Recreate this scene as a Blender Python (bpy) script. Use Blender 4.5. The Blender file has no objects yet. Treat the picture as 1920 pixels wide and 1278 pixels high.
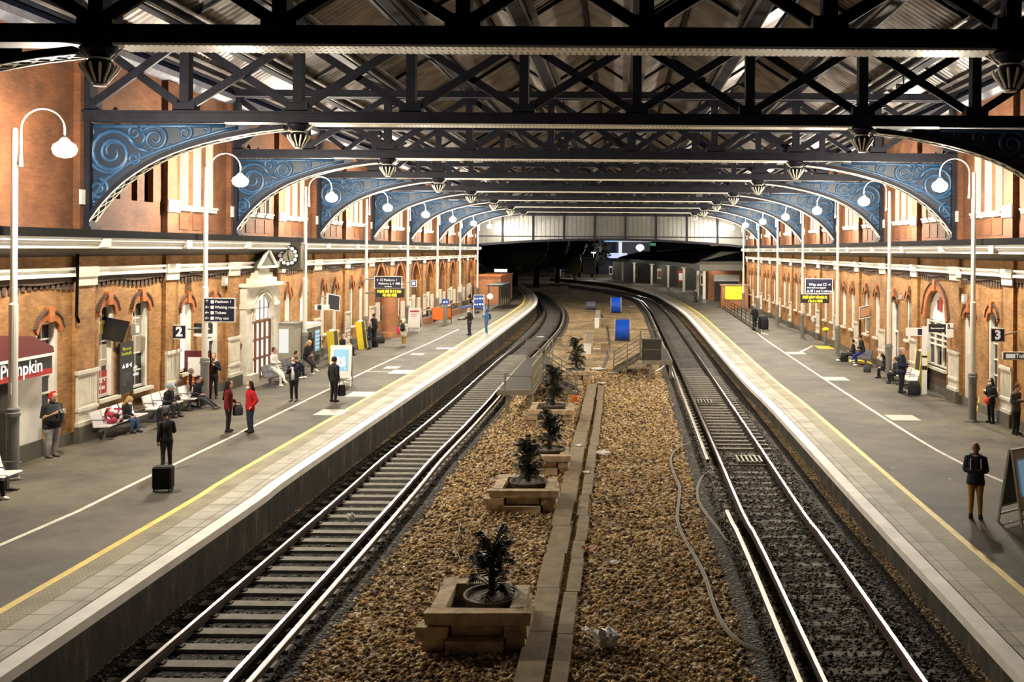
import bpy, bmesh, math, random
import numpy as np
from mathutils import Vector, Matrix, Euler
random.seed(7); np.random.seed(7)
C = bpy.context.scene.collection
SC = bpy.context.scene
PI = math.pi

# ------------------------------------------------------------------ camera
F_PX, PX, PY, ROLL = 1750.0, 1165.0, 468.8, 0.0065
CAM_Z = 6.0
cam_data = bpy.data.cameras.new('camera')
cam = bpy.data.objects.new('camera', cam_data); C.objects.link(cam)
cam.location = (0, 0, CAM_Z)
cam.rotation_euler = (PI / 2, -ROLL, 0)
cam_data.sensor_fit = 'HORIZONTAL'; cam_data.sensor_width = 36.0
cam_data.lens = F_PX / 1920 * 36.0
cam_data.shift_x = -(PX - 960) / 1920
cam_data.shift_y = -(639 - PY) / 1920
cam_data.clip_end = 2000
SC.camera = cam

# ------------------------------------------------------------------ night sky, exposure
w = bpy.data.worlds.new('night'); SC.world = w; w.use_nodes = True
bg = w.node_tree.nodes['Background']
bg.inputs[0].default_value = (0.30, 0.33, 0.50, 1); bg.inputs[1].default_value = 0.028
SC.view_settings.view_transform = 'Standard'
try: SC.view_settings.look = 'None'
except Exception: pass
SC.view_settings.exposure = 0.15
SC.view_settings.gamma = 1.0
SC.view_settings.use_curve_mapping = False
LAMP = 1250.0          # radiance of a lamp globe
LAMP_COL = (1.0, 0.90, 0.74)

# ------------------------------------------------------------------ measuring helpers (a point on the ground under a sight line)
def uv(px, py):
    return (px - PX) + ROLL * (py - PY), (py - PY) - ROLL * (px - PX)
def G(px, py, z=0.0):
    u, v = uv(px, py); D = (CAM_Z - z) * F_PX / v
    return Vector((u * D / F_PX, D, z))
def W(px, py, D):
    u, v = uv(px, py)
    return Vector((u * D / F_PX, D, CAM_Z - v * D / F_PX))

# ------------------------------------------------------------------ mesh builder
class MB:
    def __init__(s): s.v = []; s.f = []; s.m = []; s.uvs = {}
    def vs(s, pts):
        n = len(s.v); s.v.extend([tuple(p) for p in pts]); return list(range(n, n + len(pts)))
    def face(s, idx, m=0): s.f.append(tuple(idx)); s.m.append(m)
    def poly(s, pts, m=0): s.face(s.vs(pts), m)
    def hexa(s, p, m=0):            # 8 points: bottom ring 0-3 (ccw from above), top ring 4-7
        i = s.vs(p)
        for q in ((3, 2, 1, 0), (4, 5, 6, 7), (0, 1, 5, 4), (1, 2, 6, 5), (2, 3, 7, 6), (3, 0, 4, 7)):
            s.face([i[k] for k in q], m)
    def box(s, x0, x1, y0, y1, z0, z1, m=0):
        if x0 > x1: x0, x1 = x1, x0
        if y0 > y1: y0, y1 = y1, y0
        s.hexa([(x0, y0, z0), (x1, y0, z0), (x1, y1, z0), (x0, y1, z0), (x0, y0, z1), (x1, y0, z1), (x1, y1, z1), (x0, y1, z1)], m)
    def cbox(s, c, size, m=0, rz=0.0, rx=0.0, ry=0.0, bevel=0.0):
        R = Euler((rx, ry, rz)).to_matrix(); c = Vector(c); a, b, d = [k / 2 for k in size]
        P = [(-a, -b, -d), (a, -b, -d), (a, b, -d), (-a, b, -d), (-a, -b, d), (a, -b, d), (a, b, d), (-a, b, d)]
        s.hexa([c + R @ Vector(p) for p in P], m)
    def bar(s, p, q, wd, ht, m=0, up=(0, 0, 1)):
        p = Vector(p); q = Vector(q); d = (q - p).normalized(); up = Vector(up)
        if abs(d.dot(up)) > 0.99: up = Vector((0, 1, 0)) if abs(d.y) < 0.9 else Vector((1, 0, 0))
        r = d.cross(up).normalized() * wd / 2; t = r.cross(d).normalized() * ht / 2
        s.hexa([p - r - t, p + r - t, q + r - t, q - r - t, p - r + t, p + r + t, q + r + t, q - r + t], m)
    def rings(s, R, m=0, close=True, cap=True):
        idx = [s.vs(r) for r in R]; n = len(R[0])
        for a, b in zip(idx, idx[1:]):
            for k in range(n if close else n - 1):
                s.face((a[k], a[(k + 1) % n], b[(k + 1) % n], b[k]), m)
        if cap:
            s.face(list(reversed(idx[0])), m); s.face(idx[-1], m)
    def tube(s, pts, r, n=8, m=0, cap=True, flat=1.0, ref=None):
        pts = [Vector(p) for p in pts]; R = []
        nrm = None
        for i, p in enumerate(pts):
            t = (pts[min(i + 1, len(pts) - 1)] - pts[max(i - 1, 0)]).normalized()
            if nrm is None:
                a = Vector(ref) if ref else (Vector((0, 0, 1)) if abs(t.z) < 0.9 else Vector((1, 0, 0)))
                nrm = (a - t * a.dot(t)).normalized()
            else:
                nrm = (nrm - t * nrm.dot(t)).normalized()
            b = t.cross(nrm); rr = r[i] if isinstance(r, (list, tuple)) else r
            R.append([p + nrm * (math.cos(2 * PI * k / n) * rr) + b * (math.sin(2 * PI * k / n) * rr * flat) for k in range(n)])
        s.rings(R, m, True, cap)
    def cyl(s, p, q, r, n=12, m=0, r2=None):
        s.tube([p, q], [r, r if r2 is None else r2], n, m)
    def lathe(s, prof, n=16, c=(0, 0, 0), m=0, cap=True):
        s.rings([[(c[0] + r * math.cos(2 * PI * k / n), c[1] + r * math.sin(2 * PI * k / n), c[2] + z) for k in range(n)] for r, z in prof], m, True, cap)
    def prism(s, poly, fn, a0, a1, m=0):       # poly of 2D points, fn(p, a) -> xyz
        i0 = s.vs([fn(p, a0) for p in poly]); i1 = s.vs([fn(p, a1) for p in poly]); n = len(poly)
        for k in range(n): s.face((i0[k], i0[(k + 1) % n], i1[(k + 1) % n], i1[k]), m)
        s.face(list(reversed(i0)), m); s.face(i1, m)
    def ball(s, c, r, m=0, n=10, k=6):
        rx, ry, rz = r if isinstance(r, (list, tuple)) else (r, r, r)
        R = []
        for j in range(k + 1):
            a = -PI / 2 + PI * (j if 0 < j < k else (0.08 if j == 0 else k - 0.08)) / k
            R.append([(c[0] + rx * math.cos(a) * math.cos(2 * PI * i / n), c[1] + ry * math.cos(a) * math.sin(2 * PI * i / n), c[2] + rz * math.sin(a)) for i in range(n)])
        s.rings(R, m)
    def sweep(s, path, prof, m=0, closed=True, ms=None, cap=True):
        """prof: list of (sideways, up); path on the ground plane; sideways = to the right of travel"""
        path = [Vector(p) for p in path]; R = []
        for i, p in enumerate(path):
            t = (path[min(i + 1, len(path) - 1)] - path[max(i - 1, 0)]); t.z = 0; t.normalize()
            r = Vector((t.y, -t.x, 0))
            R.append([p + r * a + Vector((0, 0, b)) for a, b in prof])
        idx = [s.vs(r) for r in R]; n = len(prof)
        for a, b in zip(idx, idx[1:]):
            for k in range(n if closed else n - 1):
                s.face((a[k], a[(k + 1) % n], b[(k + 1) % n], b[k]), ms[k] if ms else m)
        if cap and closed:
            s.face(list(reversed(idx[0])), m); s.face(idx[-1], m)
    def build(s, name, mats, parent=None, loc=None, smooth=False, fix=True):
        me = bpy.data.meshes.new(name); me.from_pydata(s.v, [], s.f)
        if not isinstance(mats, (list, tuple)): mats = [mats]
        for k in mats: me.materials.append(k)
        me.polygons.foreach_set('material_index', s.m)
        if smooth: me.polygons.foreach_set('use_smooth', [True] * len(s.f))
        me.update()
        if fix:
            b = bmesh.new(); b.from_mesh(me); bmesh.ops.recalc_face_normals(b, faces=b.faces); b.to_mesh(me); b.free()
        o = bpy.data.objects.new(name, me); C.objects.link(o)
        if parent is not None: o.parent = parent
        if loc is not None: o.location = loc
        return o

def tag(o, label=None, cat=None, group=None, kind=None):
    if label: o['label'] = label
    if cat: o['category'] = cat
    if group: o['group'] = group
    if kind: o['kind'] = kind
    return o
def thing(name, label, cat, loc=(0, 0, 0), rz=0.0, group=None):
    o = bpy.data.objects.new(name, None); C.objects.link(o); o.empty_display_size = 0.2
    o.location = loc; o.rotation_euler = (0, 0, rz)
    return tag(o, label, cat, group)
def dup(root, loc=None, rz=None, label=None, group=None):
    def cp(o, parent):
        c = o.copy(); C.objects.link(c)
        if parent is not None: c.parent = parent
        for k in o.children: cp(k, c)
        return c
    r = cp(root, None)
    if loc is not None: r.location = loc
    if rz is not None: r.rotation_euler = (0, 0, rz)
    if label: r['label'] = label
    if group: r['group'] = group
    return r
def catmull(P, step=1.0):
    P = [Vector(p) for p in P]; P = [P[0] * 2 - P[1]] + P + [P[-1] * 2 - P[-2]]; out = []
    for i in range(1, len(P) - 2):
        a, b, c, d = P[i - 1:i + 3]; n = max(1, int((c - b).length / step))
        for k in range(n):
            t = k / n
            out.append(0.5 * ((2 * b) + (c - a) * t + (2 * a - 5 * b + 4 * c - d) * t * t + (3 * b - a - 3 * c + d) * t ** 3))
    out.append(P[-2]); return out
def offset(path, d):
    out = []
    for i, p in enumerate(path):
        t = path[min(i + 1, len(path) - 1)] - path[max(i - 1, 0)]; t.z = 0; t.normalize()
        out.append(p + Vector((t.y, -t.x, 0)) * d)
    return out

# ------------------------------------------------------------------ materials
def nodes(name):
    m = bpy.data.materials.new(name); m.use_nodes = True
    nt = m.node_tree; return m, nt, nt.nodes, nt.links, nt.nodes['Principled BSDF']
def mat(name, col, rough=0.6, metal=0.0, var=0.0, scale=4.0, bump=0.0, bscale=None, emit=None, spec=None):
    m, nt, N, L, b = nodes(name)
    b.inputs['Base Color'].default_value = (*col, 1); b.inputs['Roughness'].default_value = rough; b.inputs['Metallic'].default_value = metal
    if spec is not None: b.inputs['Specular IOR Level'].default_value = spec
    if emit and spec is None and False: pass
    if emit:
        b.inputs['Emission Color'].default_value = (*emit[0], 1); b.inputs['Emission Strength'].default_value = emit[1]
    if var or bump:
        tc = N.new('ShaderNodeTexCoord')
        nz = N.new('ShaderNodeTexNoise'); nz.inputs['Scale'].default_value = scale; nz.inputs['Detail'].default_value = 5
        L.new(tc.outputs['Object'], nz.inputs['Vector'])
        if var:
            r = N.new('ShaderNodeValToRGB')
            lo = [max(0, c * (1 - var)) for c in col]; hi = [min(1, c * (1 + var)) for c in col]
            r.color_ramp.elements[0].position = 0.3; r.color_ramp.elements[0].color = (*lo, 1)
            r.color_ramp.elements[1].position = 0.7; r.color_ramp.elements[1].color = (*hi, 1)
            L.new(nz.outputs['Fac'], r.inputs['Fac']); L.new(r.outputs['Color'], b.inputs['Base Color'])
        if bump:
            n2 = N.new('ShaderNodeTexNoise'); n2.inputs['Scale'].default_value = bscale or scale * 4; n2.inputs['Detail'].default_value = 4
            L.new(tc.outputs['Object'], n2.inputs['Vector'])
            bp = N.new('ShaderNodeBump'); bp.inputs['Strength'].default_value = bump; bp.inputs['Distance'].default_value = 0.02
            L.new(n2.outputs['Fac'], bp.inputs['Height']); L.new(bp.outputs['Normal'], b.inputs['Normal'])
    return m
def brick(name, c1, c2, mortar, stain=0.45, bw=0.235, rh=0.078):
    m, nt, N, L, b = nodes(name)
    tc = N.new('ShaderNodeTexCoord'); sp = N.new('ShaderNodeSeparateXYZ'); cb = N.new('ShaderNodeCombineXYZ'); ad = N.new('ShaderNodeMath')
    L.new(tc.outputs['Object'], sp.inputs[0]); L.new(sp.outputs['X'], ad.inputs[0]); L.new(sp.outputs['Y'], ad.inputs[1])
    L.new(ad.outputs[0], cb.inputs['X']); L.new(sp.outputs['Z'], cb.inputs['Y'])
    br = N.new('ShaderNodeTexBrick'); br.inputs['Scale'].default_value = 1.0
    br.inputs['Color1'].default_value = (*c1, 1); br.inputs['Color2'].default_value = (*c2, 1); br.inputs['Mortar'].default_value = (*mortar, 1)
    br.inputs['Mortar Size'].default_value = 0.007; br.inputs['Brick Width'].default_value = bw; br.inputs['Row Height'].default_value = rh
    L.new(cb.outputs[0], br.inputs['Vector'])
    nz = N.new('ShaderNodeTexNoise'); nz.inputs['Scale'].default_value = 0.9; nz.inputs['Detail'].default_value = 6; nz.inputs['Roughness'].default_value = 0.65
    L.new(tc.outputs['Object'], nz.inputs['Vector'])
    rp = N.new('ShaderNodeValToRGB'); rp.color_ramp.elements[0].position = 0.32; rp.color_ramp.elements[0].color = (1 - stain,) * 3 + (1,)
    rp.color_ramp.elements[1].position = 0.62; rp.color_ramp.elements[1].color = (1, 1, 1, 1)
    L.new(nz.outputs['Fac'], rp.inputs['Fac'])
    mx = N.new('ShaderNodeMix'); mx.data_type = 'RGBA'; mx.blend_type = 'MULTIPLY'; mx.inputs['Factor'].default_value = 1.0
    L.new(br.outputs['Color'], mx.inputs['A']); L.new(rp.outputs['Color'], mx.inputs['B']); L.new(mx.outputs['Result'], b.inputs['Base Color'])
    bp = N.new('ShaderNodeBump'); bp.inputs['Strength'].default_value = 0.5; bp.inputs['Distance'].default_value = 0.012; bp.invert = True
    L.new(br.outputs['Fac'], bp.inputs['Height']); L.new(bp.outputs['Normal'], b.inputs['Normal'])
    b.inputs['Roughness'].default_value = 0.8
    return m
def ballast(name, stops, scale=16.0, patch=0.5):
    m, nt, N, L, b = nodes(name)
    tc = N.new('ShaderNodeTexCoord'); vo = N.new('ShaderNodeTexVoronoi'); vo.inputs['Scale'].default_value = scale
    L.new(tc.outputs['Object'], vo.inputs['Vector'])
    rp = N.new('ShaderNodeValToRGB'); e = rp.color_ramp.elements
    while len(e) < len(stops): e.new(0.5)
    for k, (p, c) in enumerate(stops): e[k].position = p; e[k].color = (*c, 1)
    sp = N.new('ShaderNodeSeparateColor'); L.new(vo.outputs['Color'], sp.inputs[0]); L.new(sp.outputs[0], rp.inputs['Fac'])
    nz = N.new('ShaderNodeTexNoise'); nz.inputs['Scale'].default_value = 0.6; nz.inputs['Detail'].default_value = 6
    L.new(tc.outputs['Object'], nz.inputs['Vector'])
    r2 = N.new('ShaderNodeValToRGB'); r2.color_ramp.elements[0].position = 0.35; r2.color_ramp.elements[0].color = (1 - patch,) * 3 + (1,); r2.color_ramp.elements[1].position = 0.65
    L.new(nz.outputs['Fac'], r2.inputs['Fac'])
    mx = N.new('ShaderNodeMix'); mx.data_type = 'RGBA'; mx.blend_type = 'MULTIPLY'; mx.inputs['Factor'].default_value = 1.0
    L.new(rp.outputs['Color'], mx.inputs['A']); L.new(r2.outputs['Color'], mx.inputs['B']); L.new(mx.outputs['Result'], b.inputs['Base Color'])
    bp = N.new('ShaderNodeBump'); bp.inputs['Strength'].default_value = 1.0; bp.inputs['Distance'].default_value = 0.05; bp.invert = True
    L.new(vo.outputs['Distance'], bp.inputs['Height']); L.new(bp.outputs['Normal'], b.inputs['Normal'])
    b.inputs['Roughness'].default_value = 0.85
    return m
def asphalt(name, base):
    m, nt, N, L, b = nodes(name)
    tc = N.new('ShaderNodeTexCoord')
    nz = N.new('ShaderNodeTexNoise'); nz.inputs['Scale'].default_value = 0.42; nz.inputs['Detail'].default_value = 9; nz.inputs['Roughness'].default_value = 0.7
    L.new(tc.outputs['Object'], nz.inputs['Vector'])
    rp = N.new('ShaderNodeValToRGB'); e = rp.color_ramp.elements
    e[0].position = 0.36; e[0].color = (*[c * 0.33 for c in base], 1); e[1].position = 0.60; e[1].color = (*base, 1)
    L.new(nz.outputs['Fac'], rp.inputs['Fac'])
    vo = N.new('ShaderNodeTexVoronoi'); vo.inputs['Scale'].default_value = 1.6; L.new(tc.outputs['Object'], vo.inputs['Vector'])
    lt = N.new('ShaderNodeMath'); lt.operation = 'LESS_THAN'; lt.inputs[1].default_value = 0.055; L.new(vo.outputs['Distance'], lt.inputs[0])
    sp = N.new('ShaderNodeSeparateColor'); L.new(vo.outputs['Color'], sp.inputs[0])
    gt = N.new('ShaderNodeMath'); gt.operation = 'GREATER_THAN'; gt.inputs[1].default_value = 0.72; L.new(sp.outputs[0], gt.inputs[0])
    mu = N.new('ShaderNodeMath'); mu.operation = 'MULTIPLY'; L.new(lt.outputs[0], mu.inputs[0]); L.new(gt.outputs[0], mu.inputs[1])
    mx = N.new('ShaderNodeMix'); mx.data_type = 'RGBA'; L.new(mu.outputs[0], mx.inputs['Factor']); L.new(rp.outputs['Color'], mx.inputs['A'])
    mx.inputs['B'].default_value = (0.45, 0.42, 0.36, 1); L.new(mx.outputs['Result'], b.inputs['Base Color'])
    n2 = N.new('ShaderNodeTexNoise'); n2.inputs['Scale'].default_value = 60; L.new(tc.outputs['Object'], n2.inputs['Vector'])
    bp = N.new('ShaderNodeBump'); bp.inputs['Strength'].default_value = 0.35; bp.inputs['Distance'].default_value = 0.01
    L.new(n2.outputs['Fac'], bp.inputs['Height']); L.new(bp.outputs['Normal'], b.inputs['Normal'])
    b.inputs['Roughness'].default_value = 0.72
    return m
def slab(name, c1, c2, joint, bw, rh, off=0.0, dots=False, msize=0.012, bumpd=0.01):
    """paving laid in the strip's own along/across coordinates (UV in metres)"""
    m, nt, N, L, b = nodes(name)
    tc = N.new('ShaderNodeTexCoord'); br = N.new('ShaderNodeTexBrick'); br.offset = off; br.inputs['Scale'].default_value = 1.0
    br.inputs['Color1'].default_value = (*c1, 1); br.inputs['Color2'].default_value = (*c2, 1); br.inputs['Mortar'].default_value = (*joint, 1)
    br.inputs['Mortar Size'].default_value = msize; br.inputs['Brick Width'].default_value = bw; br.inputs['Row Height'].default_value = rh
    L.new(tc.outputs['UV'], br.inputs['Vector'])
    nz = N.new('ShaderNodeTexNoise'); nz.inputs['Scale'].default_value = 1.3; nz.inputs['Detail'].default_value = 7; L.new(tc.outputs['Object'], nz.inputs['Vector'])
    rp = N.new('ShaderNodeValToRGB'); rp.color_ramp.elements[0].position = 0.3; rp.color_ramp.elements[0].color = (0.6, 0.58, 0.5, 1); rp.color_ramp.elements[1].position = 0.6
    L.new(nz.outputs['Fac'], rp.inputs['Fac'])
    mx = N.new('ShaderNodeMix'); mx.data_type = 'RGBA'; mx.blend_type = 'MULTIPLY'; mx.inputs['Factor'].default_value = 1.0
    L.new(br.outputs['Color'], mx.inputs['A']); L.new(rp.outputs['Color'], mx.inputs['B']); L.new(mx.outputs['Result'], b.inputs['Base Color'])
    bp = N.new('ShaderNodeBump'); bp.inputs['Strength'].default_value = 0.6; bp.inputs['Distance'].default_value = bumpd; bp.invert = not dots
    L.new(br.outputs['Fac'], bp.inputs['Height']); L.new(bp.outputs['Normal'], b.inputs['Normal'])
    b.inputs['Roughness'].default_value = 0.65
    return m
def streaky(name, c1, c2, c3):
    m, nt, N, L, b = nodes(name)
    tc = N.new('ShaderNodeTexCoord'); mp = N.new('ShaderNodeMapping'); mp.inputs['Scale'].default_value = (1.6, 1.6, 0.35)
    L.new(tc.outputs['Object'], mp.inputs['Vector'])
    nz = N.new('ShaderNodeTexNoise'); nz.inputs['Scale'].default_value = 1.6; nz.inputs['Detail'].default_value = 8; nz.inputs['Roughness'].default_value = 0.7
    L.new(mp.outputs[0], nz.inputs['Vector'])
    rp = N.new('ShaderNodeValToRGB'); e = rp.color_ramp.elements; e.new(0.6)
    for k, (p, c) in enumerate(((0.38, c1), (0.56, c2), (0.74, c3))): e[k].position = p; e[k].color = (*c, 1)
    L.new(nz.outputs['Fac'], rp.inputs['Fac']); L.new(rp.outputs['Color'], b.inputs['Base Color'])
    n2 = N.new('ShaderNodeTexNoise'); n2.inputs['Scale'].default_value = 14; L.new(tc.outputs['Object'], n2.inputs['Vector'])
    bp = N.new('ShaderNodeBump'); bp.inputs['Strength'].default_value = 0.5; bp.inputs['Distance'].default_value = 0.03
    L.new(n2.outputs['Fac'], bp.inputs['Height']); L.new(bp.outputs['Normal'], b.inputs['Normal'])
    b.inputs['Roughness'].default_value = 0.85
    return m
def emis(name, col, s):
    return mat(name, (0.02, 0.02, 0.02), 0.5, emit=(col, s))

M = {}
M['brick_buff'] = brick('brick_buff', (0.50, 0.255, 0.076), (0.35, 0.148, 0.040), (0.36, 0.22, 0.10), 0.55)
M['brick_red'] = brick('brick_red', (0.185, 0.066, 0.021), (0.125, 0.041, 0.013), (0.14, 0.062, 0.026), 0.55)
M['brick_dark'] = brick('brick_dark', (0.10, 0.05, 0.03), (0.06, 0.035, 0.025), (0.12, 0.09, 0.06), 0.3)
M['brick_plain'] = brick('brick_plain', (0.50, 0.21, 0.09), (0.42, 0.16, 0.07), (0.35, 0.2, 0.11), 0.3)
M['terracotta'] = mat('terracotta', (0.42, 0.13, 0.035), 0.7, var=0.25, scale=6)
M['stone'] = mat('white_stone', (0.66, 0.61, 0.50), 0.55, var=0.14, scale=3)
M['white_paint'] = mat('white_paint', (0.78, 0.75, 0.67), 0.4, var=0.08, scale=3)
M['cream'] = mat('cream_paint', (0.34, 0.315, 0.25), 0.45, var=0.12, scale=5)
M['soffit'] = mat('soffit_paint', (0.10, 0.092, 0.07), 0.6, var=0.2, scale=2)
M['black_iron'] = mat('black_iron', (0.004, 0.0037, 0.0034), 0.8, var=0.3, scale=5, spec=0.04)
M['iron'] = mat('dark_iron', (0.0095, 0.0098, 0.016), 0.6, var=0.35, scale=3, bump=0.1, spec=0.2)
M['iron_light'] = mat('iron_grey', (0.10, 0.10, 0.12), 0.5, var=0.3, scale=3)
M['blue_iron'] = mat('blue_iron', (0.018, 0.058, 0.125), 0.45, var=0.2, scale=4)
M['plate'] = mat('riveted_plate', (0.93, 0.87, 0.74), 0.4, var=0.12, scale=2.5)
M['rivet'] = mat('rivet', (0.03, 0.027, 0.03), 0.5)
M['sheet'] = mat('roof_sheet', (0.25, 0.225, 0.21), 0.35, 0.3, var=0.5, scale=1.2)
M['grey_pole'] = mat('grey_pole', (0.19, 0.185, 0.165), 0.45, var=0.1, scale=3)
M['white_pole'] = mat('white_pole', (0.74, 0.71, 0.63), 0.35)
M['globe'] = emis('lamp_globe', LAMP_COL, LAMP)
M['asphalt'] = asphalt('asphalt', (0.108, 0.089, 0.060))
M['coping'] = mat('coping_white', (0.86, 0.83, 0.76), 0.6, var=0.12, scale=2, bump=0.2)
M['slab'] = slab('platform_slab', (0.50, 0.46, 0.36), (0.41, 0.38, 0.30), (0.10, 0.09, 0.07), 0.6, 0.5)
M['tactile'] = slab('tactile_paving', (0.42, 0.34, 0.15), (0.34, 0.28, 0.13), (0.22, 0.19, 0.10), 0.10, 0.075, msize=0.02)
M['yellow_line'] = mat('yellow_paint', (0.80, 0.58, 0.06), 0.55, var=0.15, scale=4)
M['white_line'] = mat('white_line_paint', (0.60, 0.56, 0.48), 0.55, var=0.25, scale=4)
M['cover'] = mat('access_cover', (0.42, 0.39, 0.32), 0.5, var=0.15, scale=6)
M['plat_face'] = streaky('platform_face', (0.016, 0.013, 0.010), (0.045, 0.038, 0.026), (0.20, 0.17, 0.125))
M['ballast'] = ballast('ballast', [(0.0, (0.09, 0.05, 0.02)), (0.35, (0.34, 0.205, 0.08)), (0.7, (0.6, 0.41, 0.18)), (1.0, (0.85, 0.72, 0.5))], 15, 0.55)
M['bed'] = ballast('track_bed', [(0.0, (0.02, 0.018, 0.015)), (0.5, (0.06, 0.052, 0.042)), (0.85, (0.12, 0.105, 0.085)), (1.0, (0.22, 0.2, 0.17))], 15, 0.5)
M['sleeper'] = mat('concrete_sleeper', (0.24, 0.22, 0.185), 0.8, var=0.2, scale=5, bump=0.3)
M['rust'] = mat('rusty_steel', (0.055, 0.032, 0.022), 0.75, var=0.3, scale=8)
M['steel'] = mat('polished_steel', (0.80, 0.78, 0.76), 0.22, 1.0)
M['steel_dull'] = mat('dull_steel', (0.62, 0.56, 0.47), 0.42, 0.7, var=0.15, scale=3)
M['concrete'] = mat('concrete', (0.27, 0.21, 0.13), 0.85, var=0.25, scale=3, bump=0.4)
M['timber'] = mat('weathered_timber', (0.56, 0.43, 0.27), 0.8, var=0.4, scale=3.5, bump=0.6)
M['soil'] = ballast('soil', [(0, (0.05, 0.035, 0.02)), (0.6, (0.2, 0.15, 0.09)), (1, (0.5, 0.45, 0.36))], 30, 0.3)
M['pot'] = mat('pot', (0.09, 0.075, 0.055), 0.6, var=0.2)
M['palm'] = mat('palm_leaf', (0.022, 0.024, 0.010), 0.5, var=0.4, scale=6)
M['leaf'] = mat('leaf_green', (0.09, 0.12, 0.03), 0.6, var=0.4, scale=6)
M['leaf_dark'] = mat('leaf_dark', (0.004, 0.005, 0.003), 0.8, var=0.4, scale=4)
M['galv'] = mat('galvanised', (0.26, 0.235, 0.18), 0.5, 0.3, var=0.2, scale=6)
M['mesh_deck'] = mat('grating', (0.035, 0.030, 0.022), 0.7, var=0.3, scale=8)
M['blue_cable'] = mat('blue_cable', (0.005, 0.085, 0.62), 0.4)
M['grey_cable'] = mat('grey_cable', (0.10, 0.11, 0.16), 0.5)
M['cable'] = mat('cable', (0.15, 0.115, 0.065), 0.6)
M['black'] = mat('black_paint', (0.012, 0.012, 0.013), 0.5)
M['black_gloss'] = mat('black_screen', (0.004, 0.004, 0.006), 0.45)
M['navy'] = mat('navy_panel', (0.012, 0.016, 0.05), 0.4)
M['blue_sign'] = mat('blue_panel', (0.02, 0.06, 0.30), 0.4)
M['white'] = mat('white_plastic', (0.82, 0.81, 0.77), 0.4)
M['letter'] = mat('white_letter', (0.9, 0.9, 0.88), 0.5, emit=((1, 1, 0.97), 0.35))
M['led'] = emis('amber_led', (1.0, 0.62, 0.02), 1.5)
M['maroon'] = mat('maroon', (0.13, 0.012, 0.014), 0.45)
M['red'] = mat('red_paint', (0.42, 0.02, 0.02), 0.45)
M['orange'] = mat('orange_plastic', (0.75, 0.17, 0.02), 0.5)
M['yellow'] = mat('yellow_plastic', (0.85, 0.66, 0.02), 0.45)
M['yellow_banner'] = mat('yellow_banner', (0.9, 0.85, 0.01), 0.5, emit=((0.9, 0.85, 0.02), 0.35))
M['glass'] = mat('window_glass', (0.012, 0.010, 0.010), 0.08, 0.0, spec=0.6)
M['lit'] = emis('lit_window', (1.0, 0.93, 0.78), 1.1)
M['lit_warm'] = emis('lit_window_warm', (1.0, 0.75, 0.42), 0.35)
M['poster'] = mat('poster_blue', (0.22, 0.48, 0.70), 0.35, emit=((0.35, 0.6, 0.8), 0.25))
M['seat_white'] = mat('seat_metal', (0.72, 0.71, 0.68), 0.35, 0.2)
M['wood'] = mat('brown_wood', (0.16, 0.055, 0.025), 0.5)
def clothm(n, c, r=0.85): M[n] = mat(n, c, r, var=0.18, scale=9)
for n_, c_ in dict(c_black=(0.012, 0.012, 0.014), c_char=(0.035, 0.036, 0.042), c_navy=(0.014, 0.017, 0.042), c_grey=(0.38, 0.36, 0.35), c_red=(0.55, 0.012, 0.018),
                   c_dred=(0.16, 0.008, 0.012), c_jean=(0.05, 0.085, 0.19), c_djean=(0.025, 0.032, 0.06), c_white=(0.78, 0.76, 0.71), c_khaki=(0.46, 0.25, 0.05),
                   c_hivis=(0.95, 0.17, 0.02), c_blue=(0.05, 0.16, 0.36), c_royal=(0.015, 0.04, 0.26), c_lblue=(0.25, 0.42, 0.62), c_cream=(0.66, 0.60, 0.48), c_must=(0.45, 0.24, 0.02),
                   c_pink=(0.65, 0.02, 0.14), c_shoe=(0.10, 0.085, 0.07), c_blazer=(0.075, 0.072, 0.07), h_dark=(0.012, 0.008, 0.006), h_brown=(0.06, 0.028, 0.012), h_blond=(0.48, 0.31, 0.11),
                   h_grey=(0.32, 0.29, 0.26), h_red=(0.5, 0.02, 0.015), c_tan=(0.42, 0.24, 0.14), c_lime=(0.75, 0.8, 0.03)).items(): clothm(n_, c_)
M['skin'] = mat('skin_fair', (0.60, 0.33, 0.22), 0.55)
M['skin_brown'] = mat('skin_brown', (0.23, 0.10, 0.055), 0.5)
M['mask'] = mat('face_mask', (0.85, 0.86, 0.86), 0.6)

FONT = {}
def text(name, body, size, m, parent, loc, rot, ext=0.004, align='CENTER', bold=0.0, sx=1.0):
    cu = bpy.data.curves.new(name, 'FONT'); cu.body = body; cu.size = size; cu.align_x = align; cu.align_y = 'CENTER'; cu.extrude = ext; cu.offset = bold
    cu.resolution_u = 3
    t = bpy.data.objects.new('tmp_text', cu); C.objects.link(t); bpy.context.view_layer.update()
    me = bpy.data.meshes.new_from_object(t.evaluated_get(bpy.context.evaluated_depsgraph_get()))
    bpy.data.objects.remove(t)
    if sx != 1.0: me.transform(Matrix.Diagonal((sx, 1, 1, 1)))
    me.materials.clear(); me.materials.append(m)
    o = bpy.data.objects.new(name, me); C.objects.link(o); o.parent = parent; o.location = loc; o.rotation_euler = rot
    return o
FACE_CAM = (PI / 2, 0, 0)          # lettering read from -Y
FACE_PX = (PI / 2, 0, PI / 2)      # lettering on a face that looks to +X
FACE_NX = (PI / 2, 0, -PI / 2)     # lettering on a face that looks to -X
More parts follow.
